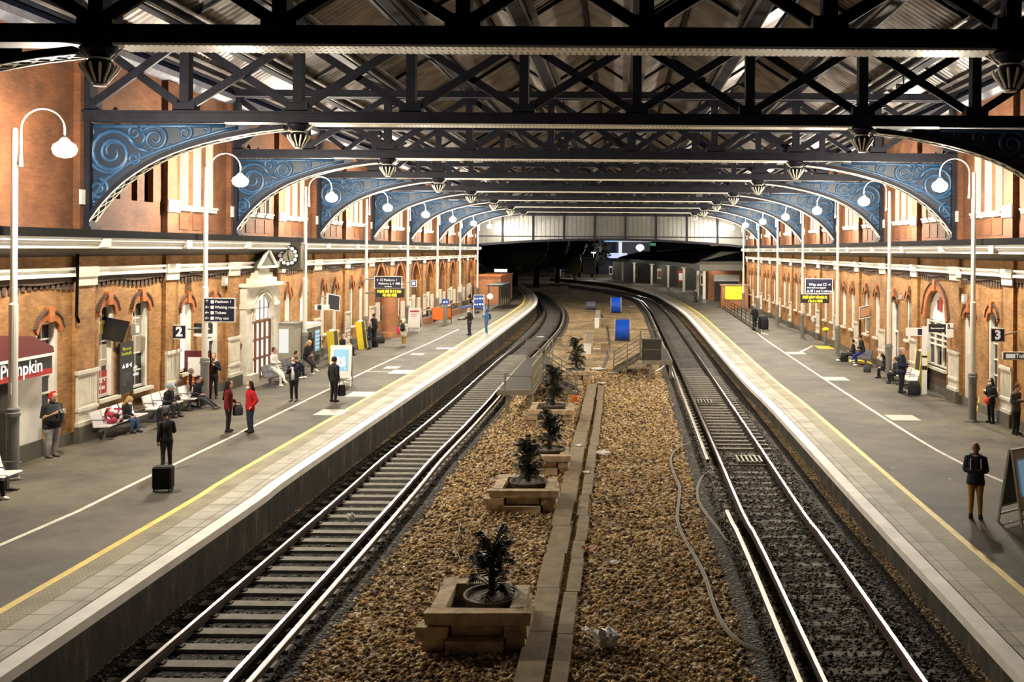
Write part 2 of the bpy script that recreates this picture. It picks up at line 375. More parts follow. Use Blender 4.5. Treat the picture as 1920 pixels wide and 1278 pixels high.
# ================================================================== platforms, ground, walls
Z_L, Z_R, Z_RAIL, Z_BED = 0.0, -0.4, -0.85, -1.06
Y_END = 106.4
T_Y = [17.93 + 11.06 * i for i in range(8)]          # trusses
def ground_path(px, z, near=5.0, step=1.0):
    P = [G(x, y, z) for x, y in px]
    d = (P[1] - P[0]).normalized(); P[0] = P[0] - d * max(0, (P[0].y - near) / d.y)
    return catmull(P, step)
EDGE_L = ground_path([(0, 1266), (450, 961), (560, 881.5), (799.7, 720), (866, 676), (948.7, 615), (992.5, 582), (1006.7, 567), (1004.5, 554), (992.5, 543), (977, 534), (958, 528)], Z_L)
EDGE_R = ground_path([(1920, 1272), (1627.5, 960), (1443, 760), (1383, 700), (1300, 605), (1278, 583), (1252, 565.5), (1219, 550), (1153, 532.6), (1087.7, 525), (1030.7, 519.5)], Z_R)
RAIL_LO = ground_path([(230, 1278), (602, 960), (713, 861.8), (796.6, 793.9), (851.3, 747.9), (880, 721.5), (932.6, 675.5), (974, 642.7), (1009, 612), (1022.4, 588), (1018, 572.6), (1004, 557), (985, 545)], Z_RAIL)
RAIL_RO = ground_path([(1735, 1278), (1568, 1040), (1507, 960), (1419, 828), (1373, 760), (1299.5, 652.6), (1261, 599), (1243.6, 579), (1215, 559.4), (1153, 545), (1098.6, 537.5), (1050, 532)], Z_RAIL)
GA = 1.60
RAIL_LI = offset(RAIL_LO, GA); RAIL_RI = offset(RAIL_RO, -GA)

def strip(name, path, d0, d1, z, m, parent, y0=-1, y1=1e9, z1=None):
    a = offset(path, d0); b = offset(path, d1); mb = MB(); uvs = []; s = 0.0
    ids = []
    for i in range(len(a)):
        if i: s += (path[i] - path[i - 1]).length
        ids.append((mb.vs([(a[i].x, a[i].y, z), (b[i].x, b[i].y, z if z1 is None else z1)]), s))
    for (p, s0), (q, s1) in zip(ids, ids[1:]):
        if path[ids.index((p, s0))].y < y0 or path[ids.index((q, s1))].y > y1: continue
        fl = d1 < d0
        mb.face((p[0], p[1], q[1], q[0])); uvs += [(s0, abs(d0)), (s0, abs(d1)), (s1, abs(d1)), (s1, abs(d0))]
    o = mb.build(name, m, parent, fix=False)
    uvl = o.data.uv_layers.new(name='UVMap'); uvl.data.foreach_set('uv', np.array(uvs, dtype=np.float32).ravel())
    # normals up
    b_ = bmesh.new(); b_.from_mesh(o.data)
    for f in b_.faces:
        f.normal_update()
        if f.normal.z < -0.1: f.normal_flip()
    b_.to_mesh(o.data); b_.free()
    return o

def platform(path, sg, z, xin, label, wl_off, wl_range):
    mb = MB()                                  # asphalt deck and its body
    far = offset(path, sg * 9.0); ins = offset(path, sg * 1.40)
    A, B = [], []
    for p, q, r in zip(path, ins, far):
        A.append(Vector((q.x, q.y, z))); B.append(Vector((xin if p.y < Y_END + 8 else (min(xin, r.x) if sg < 0 else max(min(xin, r.x + 6), r.x)), r.y if p.y > Y_END + 8 else p.y, z)))
    ia = mb.vs(A); ib = mb.vs(B)
    for i in range(len(A) - 1): mb.face((ia[i], ia[i + 1], ib[i + 1], ib[i]))
    fl = mb.build('floor', M['asphalt'], fix=False)
    b_ = bmesh.new(); b_.from_mesh(fl.data)
    for f in b_.faces:
        f.normal_update()
        if f.normal.z < 0: f.normal_flip()
    b_.to_mesh(fl.data); b_.free()
    tag(fl, label, 'platform', kind='structure')
    cp = MB(); cp.sweep(path, [(sg * -0.04, 0.004), (sg * -0.04, -0.16), (sg * 0.3, -0.16), (sg * 0.3, 0.004)])
    cp.build('coping_edge', M['coping'], fl).location.z = 0
    strip('paving_slab_strip', path, sg * 0.28, sg * 1.0, z + 0.004, M['slab'], fl)
    strip('tactile_strip', path, sg * 1.0, sg * 1.46, z + 0.008, M['tactile'], fl)
    strip('yellow_line', path, sg * 1.46, sg * 1.62, z + 0.008, M['yellow_line'], fl)
    fc = MB(); fc.sweep(path, [(sg * 0.12, -0.14), (sg * 0.12, Z_BED - z - 0.1), (sg * 0.5, Z_BED - z - 0.1), (sg * 0.5, -0.14)])
    fc.build('platform_face', M['plat_face'], fl)
    return fl
floor_l = platform(EDGE_L, -1, Z_L, -21.0, 'grey asphalt platform under the waiting pair in red tops', 3.8, None)
floor_r = platform(EDGE_R, 1, Z_R, 18.5, 'grey asphalt platform under the man in khaki trousers', 4.3, None)
def painted(px, z, wd, name, m, parent):
    P = catmull([G(x, y, z) for x, y in px], 1.5)
    return strip(name, P, -wd / 2, wd / 2, z + 0.007, m, parent)
painted([(-200, 1110), (0, 1022), (145, 959), (240, 912), (440, 816), (560, 757), (720, 680), (800, 645), (860, 617)], 0, 0.13, 'white_line', M['white_line'], floor_l)
painted([(2100, 1010), (1919, 919), (1760, 846), (1571, 727), (1440, 640), (1417, 622)], Z_R, 0.13, 'white_line', M['white_line'], floor_r)
painted([(1412, 621), (1440, 627)], Z_R, 0.2, 'white_line', M['white_line'], floor_r)
painted([(1500, 660), (1524, 648)], Z_R, 0.2, 'white_line', M['white_line'], floor_r)
painted([(686, 696), (735, 697)], 0, 0.12, 'white_line', M['white_line'], floor_l)

g = MB(); g.box(-140, 140, 3, 420, -1.6, -1.12)
tag(g.build('ground', M['ballast']), 'brown stone ballast ground between the two tracks', 'ground', kind='structure')
ctr = [(a + b) / 2 for a, b in zip(RAIL_LO, RAIL_LI)]; ctr_r = [(a + b) / 2 for a, b in zip(RAIL_RO, RAIL_RI)]
def bed(path, name, label, hw=1.75):
    mb = MB(); mb.sweep([Vector((p.x, p.y, 0)) for p in path], [(-hw, Z_BED), (-hw - 0.2, -1.13), (hw + 0.2, -1.13), (hw, Z_BED)])
    tag(mb.build(name, M['bed']), label, 'track bed', kind='structure')
bed(ctr, 'ground_bed', 'dark ballast bed carrying the track beside the suitcase man\'s platform', 1.55)
bed(ctr_r, 'ground_bed', 'dark ballast bed carrying the track beside the khaki trousers man\'s platform', 1.7)

# loose stones in the foreground: nobody could count them
def stones(name, label, n, region, zf, mats, size=(0.03, 0.065), avoid=None):
    rng = np.random.default_rng(3 if name == 'ballast_stones' else 5)
    base = np.array([(1, 0, 0), (-1, 0, 0), (0, 1, 0), (0, -1, 0), (0, 0, 1), (0, 0, -1)], float)
    tri = np.array([(0, 2, 4), (2, 1, 4), (1, 3, 4), (3, 0, 4), (2, 0, 5), (1, 2, 5), (3, 1, 5), (0, 3, 5)])
    X = region(rng, n); n = len(X)
    sc_ = rng.uniform(size[0], size[1], (n, 1, 1)) * rng.uniform(0.6, 1.25, (n, 6, 1))
    a = rng.uniform(0, 2 * PI, n); R = np.zeros((n, 3, 3)); R[:, 0, 0] = np.cos(a); R[:, 0, 1] = -np.sin(a); R[:, 1, 0] = np.sin(a); R[:, 1, 1] = np.cos(a); R[:, 2, 2] = 0.7
    V = np.einsum('nij,nkj->nki', R, base[None] * sc_) + rng.normal(0, 0.006, (n, 6, 3))
    V[:, :, 0] += X[:, 0:1]; V[:, :, 1] += X[:, 1:2]; V[:, :, 2] += zf + rng.uniform(-0.01, 0.02, (n, 1))
    Fc = (tri[None] + (np.arange(n) * 6)[:, None, None]).reshape(-1, 3)
    me = bpy.data.meshes.new(name); me.vertices.add(n * 6); me.vertices.foreach_set('co', V.reshape(-1))
    me.loops.add(Fc.size); me.loops.foreach_set('vertex_index', Fc.reshape(-1)); me.polygons.add(len(Fc))
    me.polygons.foreach_set('loop_start', np.arange(len(Fc)) * 3); me.polygons.foreach_set('loop_total', np.full(len(Fc), 3))
    for k in mats: me.materials.append(k)
    mi = rng.choice(len(mats), n, p=[0.30, 0.34, 0.25, 0.11][:len(mats)] if len(mats) == 4 else None)
    me.polygons.foreach_set('material_index', np.repeat(mi, 8).astype(np.int32))
    me.update(calc_edges=True); me.validate()
    o = bpy.data.objects.new(name, me); C.objects.link(o)
    return tag(o, label, 'ballast', kind='stuff')
st = [mat('stone_dark', (0.11, 0.064, 0.024), 0.85), mat('stone_mid', (0.42, 0.26, 0.10), 0.85), mat('stone_tan', (0.74, 0.52, 0.235), 0.85), mat('stone_pale', (0.88, 0.77, 0.58), 0.8)]
st3 = [mat('stone_umber', (0.04, 0.03, 0.018), 0.85), mat('stone_drab', (0.095, 0.075, 0.045), 0.85), mat('stone_fawn', (0.17, 0.14, 0.09), 0.85), mat('stone_bone', (0.36, 0.32, 0.24), 0.8)]
st2 = [mat('stone_black', (0.035, 0.03, 0.025), 0.85), mat('stone_grey', (0.075, 0.066, 0.053), 0.85), mat('stone_lightgrey', (0.13, 0.115, 0.095), 0.85), mat('stone_ash', (0.25, 0.23, 0.19), 0.8)]
def xi(path, y):
    ys = [p.y for p in path]; xs = [p.x for p in path]; return np.interp(y, ys, xs)
def reg_c(rng, n):
    y = 11 + 45 * rng.random(n) ** 1.7; l = xi(RAIL_LI[:90], y) + 0.75; r = xi(RAIL_RI[:90], y) - 0.75
    x = l + (r - l) * rng.random(n); k = ~((x > -1.76) & (x < -0.78) & (y < 48)); return np.stack([x[k], y[k]], 1)
def reg_t(path):
    def f(rng, n):
        y = 11 + 34 * rng.random(n) ** 1.5; x = xi(path[:70], y) + rng.uniform(-1.5, 1.5, n); return np.stack([x, y], 1)
    return f
stones('ballast_stones', 'loose brown ballast stones between the two tracks', 36000, reg_c, -1.11, st, (.03, .075))
def reg_l(rng, n):
    p = reg_t(ctr)(rng, n); k = ((p[:, 1] / 0.67) % 1.0) > 0.42; return p[k]
stones('bed_stones', 'dark ballast stones between the sleepers of the track with visible sleepers', 9000, reg_l, Z_BED + 0.005, st2, (0.025, 0.05))
stones('bed_stones', 'dark ballast stones covering the sleepers of the other track', 11000, reg_t(ctr_r), Z_BED + 0.005, st3, (0.025, 0.055))

# ------------------------------------------------------------------ hall walls
SIDES = {'left': (-16.75, 1, Z_L), 'right': (14.45, -1, Z_R)}
PIL = [17.94 + 5.53 * k for k in range(17)]           # pilaster at every half bay
def arch_z(t, zs, rise, pointed):                      # t in -1..1 across the opening
    t = max(-1, min(1, t))
    if pointed: return zs + rise * (1 - abs(t) ** 1.55) ** 0.8 if abs(t) < 1 else zs
    return zs + rise * math.sqrt(max(0, 1 - t * t))
def wall_panel(side, name, y0, y1, z0, z1, holes, m, depth, out=0.0, back=0.5):
    X, s, zf = SIDES[side]; xf = X + s * out; xd = xf - s * depth
    mb = MB(); cuts = {y0, y1}
    for h in holes:
        for k in range(13): cuts.add(h[0] + (h[1] - h[0]) * k / 12)
    ys = sorted(cuts)
    for a, b in zip(ys, ys[1:]):
        if b - a < 1e-6: continue
        h = next((h for h in holes if h[0] - 1e-6 <= a and b <= h[1] + 1e-6), None)
        if h is None:
            mb.poly([(xf, a, z0), (xf, b, z0), (xf, b, z1), (xf, a, z1)]); continue
        ya, yb, zb, zs, rise, pt = h[:6]
        tz = lambda y: arch_z((2 * y - ya - yb) / (yb - ya), zs, rise, pt)
        if zb > z0: mb.poly([(xf, a, z0), (xf, b, z0), (xf, b, zb), (xf, a, zb)])
        mb.poly([(xf, a, tz(a)), (xf, b, tz(b)), (xf, b, z1), (xf, a, z1)])
        mb.poly([(xf, a, tz(a)), (xf, b, tz(b)), (xd, b, tz(b)), (xd, a, tz(a))])
        mb.poly([(xf, a, zb), (xf, b, zb), (xd, b, zb), (xd, a, zb)])
        if abs(a - ya) < 1e-6: mb.poly([(xf, ya, zb), (xf, ya, zs), (xd, ya, zs), (xd, ya, zb)])
        if abs(b - yb) < 1e-6: mb.poly([(xf, yb, zb), (xf, yb, zs), (xd, yb, zs), (xd, yb, zb)])
    xb = xf - s * back
    mb.poly([(xb, y0, z0), (xb, y1, z0), (xb, y1, z1), (xb, y0, z1)])
    mb.poly([(xf, y0, z1), (xf, y1, z1), (xb, y1, z1), (xb, y0, z1)])
    for y in (y0, y1): mb.poly([(xf, y, z0), (xf, y, z1), (xb, y, z1), (xb, y, z0)])
    return mb.build(name, m)
Y0W = 9.0
low = {'left': [], 'right': []}
# lower openings: y0, y1, sill, springing, rise, pointed, style
LL, RR = low['left'], low['right']
LL += [(26.75, 27.85, 1.15, 3.45, 0.4, 0, 'sash'), (29.95, 30.95, 1.1, 3.75, 0.42, 0, 'poster'), (32.0, 33.15, 1.1, 3.75, 0.42, 0, 'shop'),
       (35.5, 36.5, 1.2, 3.5, 0.42, 0, 'lit'), (37.7, 38.9, 0.0, 3.5, 0.42, 0, 'door')]
RR += [(38.0, 39.3, -0.4, 3.15, 0.42, 0, 'door'), (35.75, 36.75, 0.6, 3.3, 0.42, 0, 'sash'), (41.4, 44.3, 0.75, 2.85, 1.42, 0, 'bar'), (31.0, 32.2, 0.6, 3.3, 0.42, 0, 'sash'),
       (46.3, 47.2, 1.6, 3.5, 0.42, 1, 'sash'), (48.6, 49.9, -0.4, 3.3, 0.42, 1, 'door')]
for k in range(5, 16):
    y = PIL[k]
    if y > 45 :
        if y < 62: LL += [(y + 0.9, y + 1.7, 1.2, 3.4, 0.55, 1, 'lit' if k == 5 else 'sash'), (y + 3.1, y + 3.9, 1.2, 3.4, 0.55, 1, 'lit' if k == 5 else 'sash')]
        else: LL += [(y + 1.35, y + 4.2, 1.0, 3.5, 1.35, 1, 'big')]
    if y > 50:
        RR += [(y + 1.0, y + 2.0, 1.2, 3.3, 0.5, 1, 'sash'), (y + 3.3, y + 4.3, 1.2, 3.3, 0.5, 1, 'sash')]
upper = [(PIL[k] + o, PIL[k] + o + 0.62) for k in range(2, 16) for o in ((0.95, 2.05, 3.15) if k % 2 else (1.65, 2.75, 3.85))]
wall_obj = {}
for side in ('left', 'right'):
    X, s, zf = SIDES[side]
    wl = wall_panel(side, 'wall_' + side, Y0W, Y_END, zf, 6.4, [h for h in low[side]], M['brick_buff'], 0.28)
    tag(wl, 'buff brick station wall with arched windows beside the ' + ('numbered 2 sign' if side == 'left' else 'numbered 3 sign'), 'wall', kind='structure'); wall_obj[side] = wl
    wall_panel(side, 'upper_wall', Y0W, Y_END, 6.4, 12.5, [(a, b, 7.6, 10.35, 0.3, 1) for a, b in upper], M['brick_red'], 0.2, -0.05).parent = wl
    O = lambda o: X + s * o
    prof = lambda p, a: (O(p[0]), a, p[1])
    c = MB()                                   # moulded white cornice on a dark soffit
    c.prism([(0, 6.28), (0.74, 6.28), (0.74, 6.17), (0.68, 6.155), (0.68, 6.09), (0.62, 6.075), (0.62, 5.95), (0.0, 5.95)], prof, Y0W, Y_END)
    c.build('cornice', M['white_paint'], wl)
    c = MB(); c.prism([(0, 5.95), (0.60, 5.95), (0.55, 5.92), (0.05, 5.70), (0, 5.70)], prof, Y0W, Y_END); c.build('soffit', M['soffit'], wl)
    c = MB(); c.prism([(0, 6.52), (0.80, 6.52), (0.80, 6.28), (0.0, 6.28)], prof, Y0W, Y_END); c.build('gutter', M['black_iron'], wl)
    c = MB(); c.prism([(0, 5.37), (0.17, 5.37), (0.17, 5.29), (0.06, 5.27), (0.06, 5.2), (0.19, 5.18), (0.19, 5.09), (0, 5.07)], prof, Y0W, Y_END); c.build('string_course', M['white_paint'], wl)
    c = MB()
    y = Y0W
    while y < Y_END:                            # toothed dark brick band under the string course
        c.box(O(0), O(0.05), y, y + 0.16, 4.72 + .06 * math.sin(y * 1.7), 5.07); c.box(O(0), O(0.09), y, y + 0.268, 4.90 + .03 * math.sin(y * 2.3), 5.07); y += 0.27
    c.build('dentil_band', M['brick_dark'], wl)
    c = MB(); c.prism([(-0.05, 12.5), (0.25, 12.5), (0.25, 12.28), (0.1, 12.1), (-0.05, 12.1)], prof, Y0W, Y_END); c.build('wall_head_moulding', M['iron_light'], wl)
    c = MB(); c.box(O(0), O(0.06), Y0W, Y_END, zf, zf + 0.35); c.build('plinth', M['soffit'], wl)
    for k, y in enumerate(PIL):
        if y < 12: continue
        pm = MB(); hw = 0.5 if k % 2 == 0 else 0.45
        pm.box(O(0), O(0.13), y - hw, y + hw, zf, 5.70); po = pm.build('pilaster', M['brick_buff'], wl)
        if side == 'left' and 40.5 < y < 45 : pass
        b = MB()                                # white painted panelled base on a dark plinth
        h = zf + 2.2
        b.box(O(0.13), O(0.20), y - hw - .03, y + hw + .03, zf + 0.5, h); b.box(O(0.13), O(0.26), y - hw - .08, y + hw + .08, h - 0.12, h)
        b.box(O(0.13), O(0.24), y - hw - .06, y + hw + .06, zf + 0.95, zf + 1.05); b.box(O(0.13), O(0.26), y - hw - .08, y + hw + .08, zf + 0.5, zf + 0.62)
        for q in range(7):
            yy = y - hw + 0.12 + q * (2 * hw - 0.24) / 6; b.box(O(0.2), O(0.215), yy - 0.03, yy + 0.03, zf + 1.15, h - 0.2)
        b.build('pilaster_base', M['stone'], po)
        b = MB(); b.box(O(0.13), O(0.30), y - hw - .1, y + hw + .1, zf, zf + 0.5); b.build('pilaster_plinth', M['soffit'], po)
        b = MB(); b.box(O(0.13), O(0.19), y - hw - .03, y + hw + .03, 4.80, 5.07); b.box(O(.1), O(.24), y - hw - .05, y + hw + .05, 5.07, 5.39); b.build('pilaster_capital', M['stone'], po)
        b = MB(); b.prism([(0, 5.7), (0.52, 5.95), (0.78, 6.0), (0.78, 6.26), (0, 6.26)], lambda p, a: (O(p[0]), a, p[1]), y - 0.22, y + 0.22); b.build('corbel', M['stone'], po)
        u = MB(); u.box(O(-0.05), O(0.16), y - 0.42, y + 0.42, 6.52, 12.1); u.box(O(0.16), O(0.22), y - 0.46, y + 0.46, 7.3, 7.75, 1); u.build('upper_pilaster', [M['brick_red'], M['stone']], wl)
    if side == 'left':
        c = MB(); c.tube([(O(.2), 28.42, 5.9), (O(.2), 28.4, 4.9), (O(.22), 28.35, 4.2), (O(.3), 28.2, 3.9), (O(.2), 28.5, 3.7)], .05, 6); c.build('downpipe', M['black_iron'], wl)
    # end return of the wall
# windows of the lower storey
wn = [0]; dn = [0]
def opening(side, h):
    ya, yb, zb, zs, rise, pt, sty = h; X, s, zf = SIDES[side]; O = lambda o: X + s * o
    yc = (ya + yb) / 2; hw = (yb - ya) / 2
    isdoor = sty == 'door'
    if isdoor: dn[0] += 1; nm = 'door_%d' % dn[0]
    else: wn[0] += 1; nm = 'window_%d' % wn[0]
    t = thing(nm, None, None, (O(0), yc, zb)); t['kind'] = 'structure'
    x = lambda o: s * o; y = lambda v: v - yc; z = lambda v: v - zb
    top = zs + rise
    ar = MB(); N_ = 12                           # brick arch ring and keystone
    R0 = [(hw * math.cos(PI * k / N_), 0) for k in range(N_ + 1)]
    tk = 0.24 if not sty in ('big', 'bar') else 0.34
    def ring(o0, o1, e0, e1, m=0):
        for k in range(N_):
            P = []
            for o in (o0, o1):
                for kk in (k, k + 1):
                    tt = -1 + 2 * kk / N_
                    zi = arch_z(tt, zs, rise, pt); yo = tt * hw
                    fac = (hw + e1) / hw; fa0 = (hw + e0) / hw
                    q_ = .5 if rise < .6 else .95; P.append([(x(o), yo + q_ * e0 * tt, z(zi) + e0 * (1 - abs(tt) ** 2 * .45)), (x(o), yo + q_ * e1 * tt, z(zi) + e1 * (1 - abs(tt) ** 2 * .45))])
            a, b, c, d = P
            ar.hexa([a[0], b[0], d[0], c[0], a[1], b[1], d[1], c[1]], m)
    ring(0.0, 0.06, 0.0, tk); ring(0.0, 0.10, tk, tk + 0.07, 1)
    ar.hexa([(x(.0), -.09, z(top) - .06), (x(.13), -.09, z(top) - .06), (x(.13), .09, z(top) - .06), (x(0), .09, z(top) - .06), (x(0), -.15, z(top) + tk + .14), (x(.13), -.15, z(top) + tk + .14), (x(.13), .15, z(top) + tk + .14), (x(0), .15, z(top) + tk + .14)], 0)
    ar.build('arch_head', [M['terracotta'], M['brick_dark']], t)
    d = -0.26
    fr = MB(); fw = 0.09
    H = z(zs) + (rise * 0.9 if sty != 'bar' else 0)
    lo = 0.0
    if sty == 'big':
        p = MB(); p.box(x(-.34), x(-.28), -hw, hw, 0, z(top)); p.build('blind_panel', M['brick_red'], t)
        fr.box(x(0), x(.12), -hw * .9, -hw * .35, 0.0, 1.3); fr.box(x(0), x(.14), hw * .3, hw * .9, -.4, 1.0)
        fr.build('frame', M['stone'], t); return t
    for a, b in ((-hw, -hw + fw * 1.6), (hw - fw * 1.6, hw)): fr.box(x(d), x(d + .2), a, b, 0, H)
    if sty in ('sash', 'poster', 'shop'):
        for q in range(1, 5): fr.box(x(d), x(d + .07), -hw, hw, H * q / 5 - .025, H * q / 5 + .025)
        fr.box(x(d), x(d + .06), -.02, .02, 0, H); fr.box(x(d), x(d + .1), -hw, hw, 0, .1); fr.box(x(d), x(d + .1), -hw, hw, H - .1, H)
    elif sty == 'lit':
        fr.box(x(d), x(d + .08), -hw, hw, 0, .12); fr.box(x(d), x(d + .08), -hw, hw, H - .12, H)
    elif sty == 'door':
        for q in (2.15, H - .08): fr.box(x(d), x(d + .1), -hw, hw, q, q + .1)
        fr.box(x(d), x(d + .09), -.05, .05, 0, 2.15)
    elif sty == 'bar':
        for q in range(4): fr.box(x(d), x(d + .12), -hw + q * 2 * hw / 3 - .05, -hw + q * 2 * hw / 3 + .05, 0, H)
        for q in (0, .95, 1.2, 1.45, 1.7, 2.0): fr.box(x(d), x(d + .1), -hw, hw, q, q + .07)
    fr.build('frame', M['white_paint'], t)
    p = MB(); p.box(x(-.34), x(d + .02), -hw, hw, 0, H if sty == 'bar' else z(top))
    p.build('pane' if not isdoor else 'door_leaf', M['lit'] if sty == 'lit' else M['glass'], t)
    if sty == 'bar':
        q = MB(); q.prism([(hw * .96 * math.cos(PI * k / 16), z(zs) + rise * .96 * math.sin(PI * k / 16)) for k in range(17)], lambda pp, a: (x(a), pp[0], pp[1]), d, d + .06); q.build('fanlight_board', M['white'], t)
        q = MB(); q.box(x(d + .06), x(d + .1), -.32, .0, z(zs) + .45, z(zs) + 1.1); q.box(x(d + .06), x(d + .09), .06, .3, z(zs) + .5, z(zs) + .95, 1); q.build('emblem', [M['red'], M['maroon']], t)
    if sty == 'bar': q = MB(); q.box(0, x(.05), -hw, hw, zf - zb, -.12); q.build('brick_apron', M['brick_dark'], t)
    if not isdoor:
        q = MB(); q.box(x(d), x(.14), -hw - .1, hw + .1, -.12, 0); q.build('sill', M['stone'], t)
    if sty == 'poster':
        q = MB(); q.box(x(d + .02), x(d + .05), -hw + .12, hw - .1, .0, .85); qq = q.build('window_poster', M['red'], t)
        text('lettering', 'fruit +\njuices', .22, M['letter'], t, (x(d + .055), 0, .42), FACE_PX if s > 0 else FACE_NX)
        q = MB(); q.box(x(d + .02), x(d + .05), -hw + .15, hw - .15, 2.05, 2.5); q.build('lit_display', M['yellow'], t)
        q = MB(); q.box(x(d + .02), x(d + .05), -hw + .15, hw - .15, 1.0, 1.7); q.build('lit_shelf', M['lit_warm'], t)
    if sty == 'shop':
        q = MB(); q.box(x(d + .02), x(d + .05), -hw + .12, hw - .12, .1, 1.1); q.build('window_poster', M['black'], t)
        text('lettering', 'ade\nnades', .24, M['letter'], t, (x(d + .055), 0, .6), FACE_PX if s > 0 else FACE_NX)
        q = MB(); q.box(x(d + .02), x(d + .05), -hw + .15, hw - .15, 1.2, 2.5); q.build('lit_shelf', M['lit_warm'], t)
    return t
for side in ('left', 'right'):
    for h in low[side]: opening(side, h)
# tall lancets of the upper storey: one of each side, then copies
for side in ('left', 'right'):
    X, s, zf = SIDES[side]; x = lambda o: s * o
    wn[0] += 1
    t = thing('window_%d' % wn[0], None, None, (X - s * .05, upper[0][0] + .31, 7.6)); t['kind'] = 'structure'
    f = MB(); hw = .31
    for a, b in ((-hw, -hw + .09), (hw - .09, hw)): f.box(x(-.2), x(.03), a, b, 0, 2.85)
    for q in range(8): f.box(x(-.2), x(-.12), -hw, hw, q * .36, q * .36 + .05)
    f.box(x(-.2), x(.02), -hw, hw, 2.72, 2.85)
    f.build('frame', M['cream'], t)
    f = MB(); f.box(x(-.24), x(-.17), -hw, hw, 0, 3.05); f.build('pane', M['glass'], t)
    f = MB(); f.prism([(0, 0), (.19, 0), (.19, -.07), (.13, -.1), (.13, -.2), (0, -.24)], lambda p, a: (x(p[0] - .0), a, p[1]), -.46, .46); f.build('sill', M['stone'], t)
    f = MB(); f.box(x(.0), x(.03), -.33, .33, -.92, -.3); f.build('apron_panel', M['brick_red'], t)
    if side == 'left': t.location.y = upper[3][0] + .31
    for a, b in upper[(4 if side == 'left' else 1):]:
        wn[0] += 1; r = dup(t, (t.location.x, a + .31, 7.6)); r.name = 'window_%d' % wn[0]
# ================================================================== iron roof: trusses, girders, sheeting, end screen
XC = -1.295; CAPL, CAPR = XC - 8.75, XC + 8.75
WL, WR = -16.75, 14.45
PTS = [XC + 3.5 * (k - 4.5) for k in range(10)]       # panel points, capitals at index 2 and 7
PTS = [-16.6] + PTS[1:9] + [14.3]
ZB, ZT = 9.86, 12.62
ARCH = [(0.08, 6.53), (0.55, 7.25), (1.35, 8.08), (2.45, 8.78), (3.75, 9.26), (5.25, 9.60), (6.3, 9.74)]
def bell(mb, x, y):
    mb.lathe([(0.30, ZB), (0.36, 9.80), (0.30, 9.74), (0.20, 9.66), (0.17, 9.60)], 14, (x, y, 0))
    mb.lathe([(0.10, 9.12), (0.14, 9.20), (0.25, 9.38), (0.28, 9.47), (0.22, 9.55), (0.2, 9.58)], 14, (x, y, 0))
def spiral(mb, c, R, turns, a0, sg, wd, n=26, m=0):
    P, rr = [], []
    for k in range(n):
        t = k / (n - 1); a = a0 + sg * turns * 2 * PI * t; r = R * (1 - 0.82 * t)
        P.append((c[0] + r * math.cos(a), c[1] + r * math.sin(a))); rr.append(wd * (1 - 0.35 * t))
    return P, rr
SCROLL = [((0.92, 8.92), 0.74, 2.1, 0.3, 1, 0.085), ((0.92, 8.92), 0.74, 1.0, 3.4, 1, 0.07), ((2.25, 9.36), 0.42, 1.9, 2.6, -1, 0.07), ((3.2, 9.55), 0.25, 1.6, 2.6, -1, 0.055), ((0.50, 7.78), 0.34, 1.7, 1.6, -1, 0.07),
          ((0.33, 7.2), 0.2, 1.5, 1.2, 1, 0.05), ((1.62, 9.55), 0.24, 1.5, 0.2, 1, 0.055), ((1.6, 8.75), 0.22, 1.4, 1.0, -1, 0.05), ((0.22, 9.6), 0.2, 1.4, 2.0, 1, 0.05), ((2.75, 9.02), 0.16, 1.2, 2.0, -1, 0.045), ((3.85, 9.66), 0.15, 1.3, 2.6, -1, 0.045)]
STEM = [[(0.15, 6.9), (0.3, 7.5), (0.75, 8.1), (1.5, 8.62), (2.4, 9.0), (3.3, 9.32), (4.3, 9.62), (4.8, 9.72)], [(0.12, 7.3), (0.14, 8.3), (0.2, 9.2), (0.3, 9.78)], [(0.3, 9.74), (1.3, 9.74), (2.6, 9.76), (4.4, 9.78)], [(1.4, 9.3), (1.75, 9.05), (2.1, 8.95)], [(1.75, 9.74), (1.95, 9.4), (1.8, 9.1)]]
ordw = ['nearest the viewer', 'second from the viewer', 'third from the viewer', 'fourth from the viewer', 'fifth from the viewer', 'sixth from the viewer', 'seventh from the viewer', 'last before the glazed end screen']
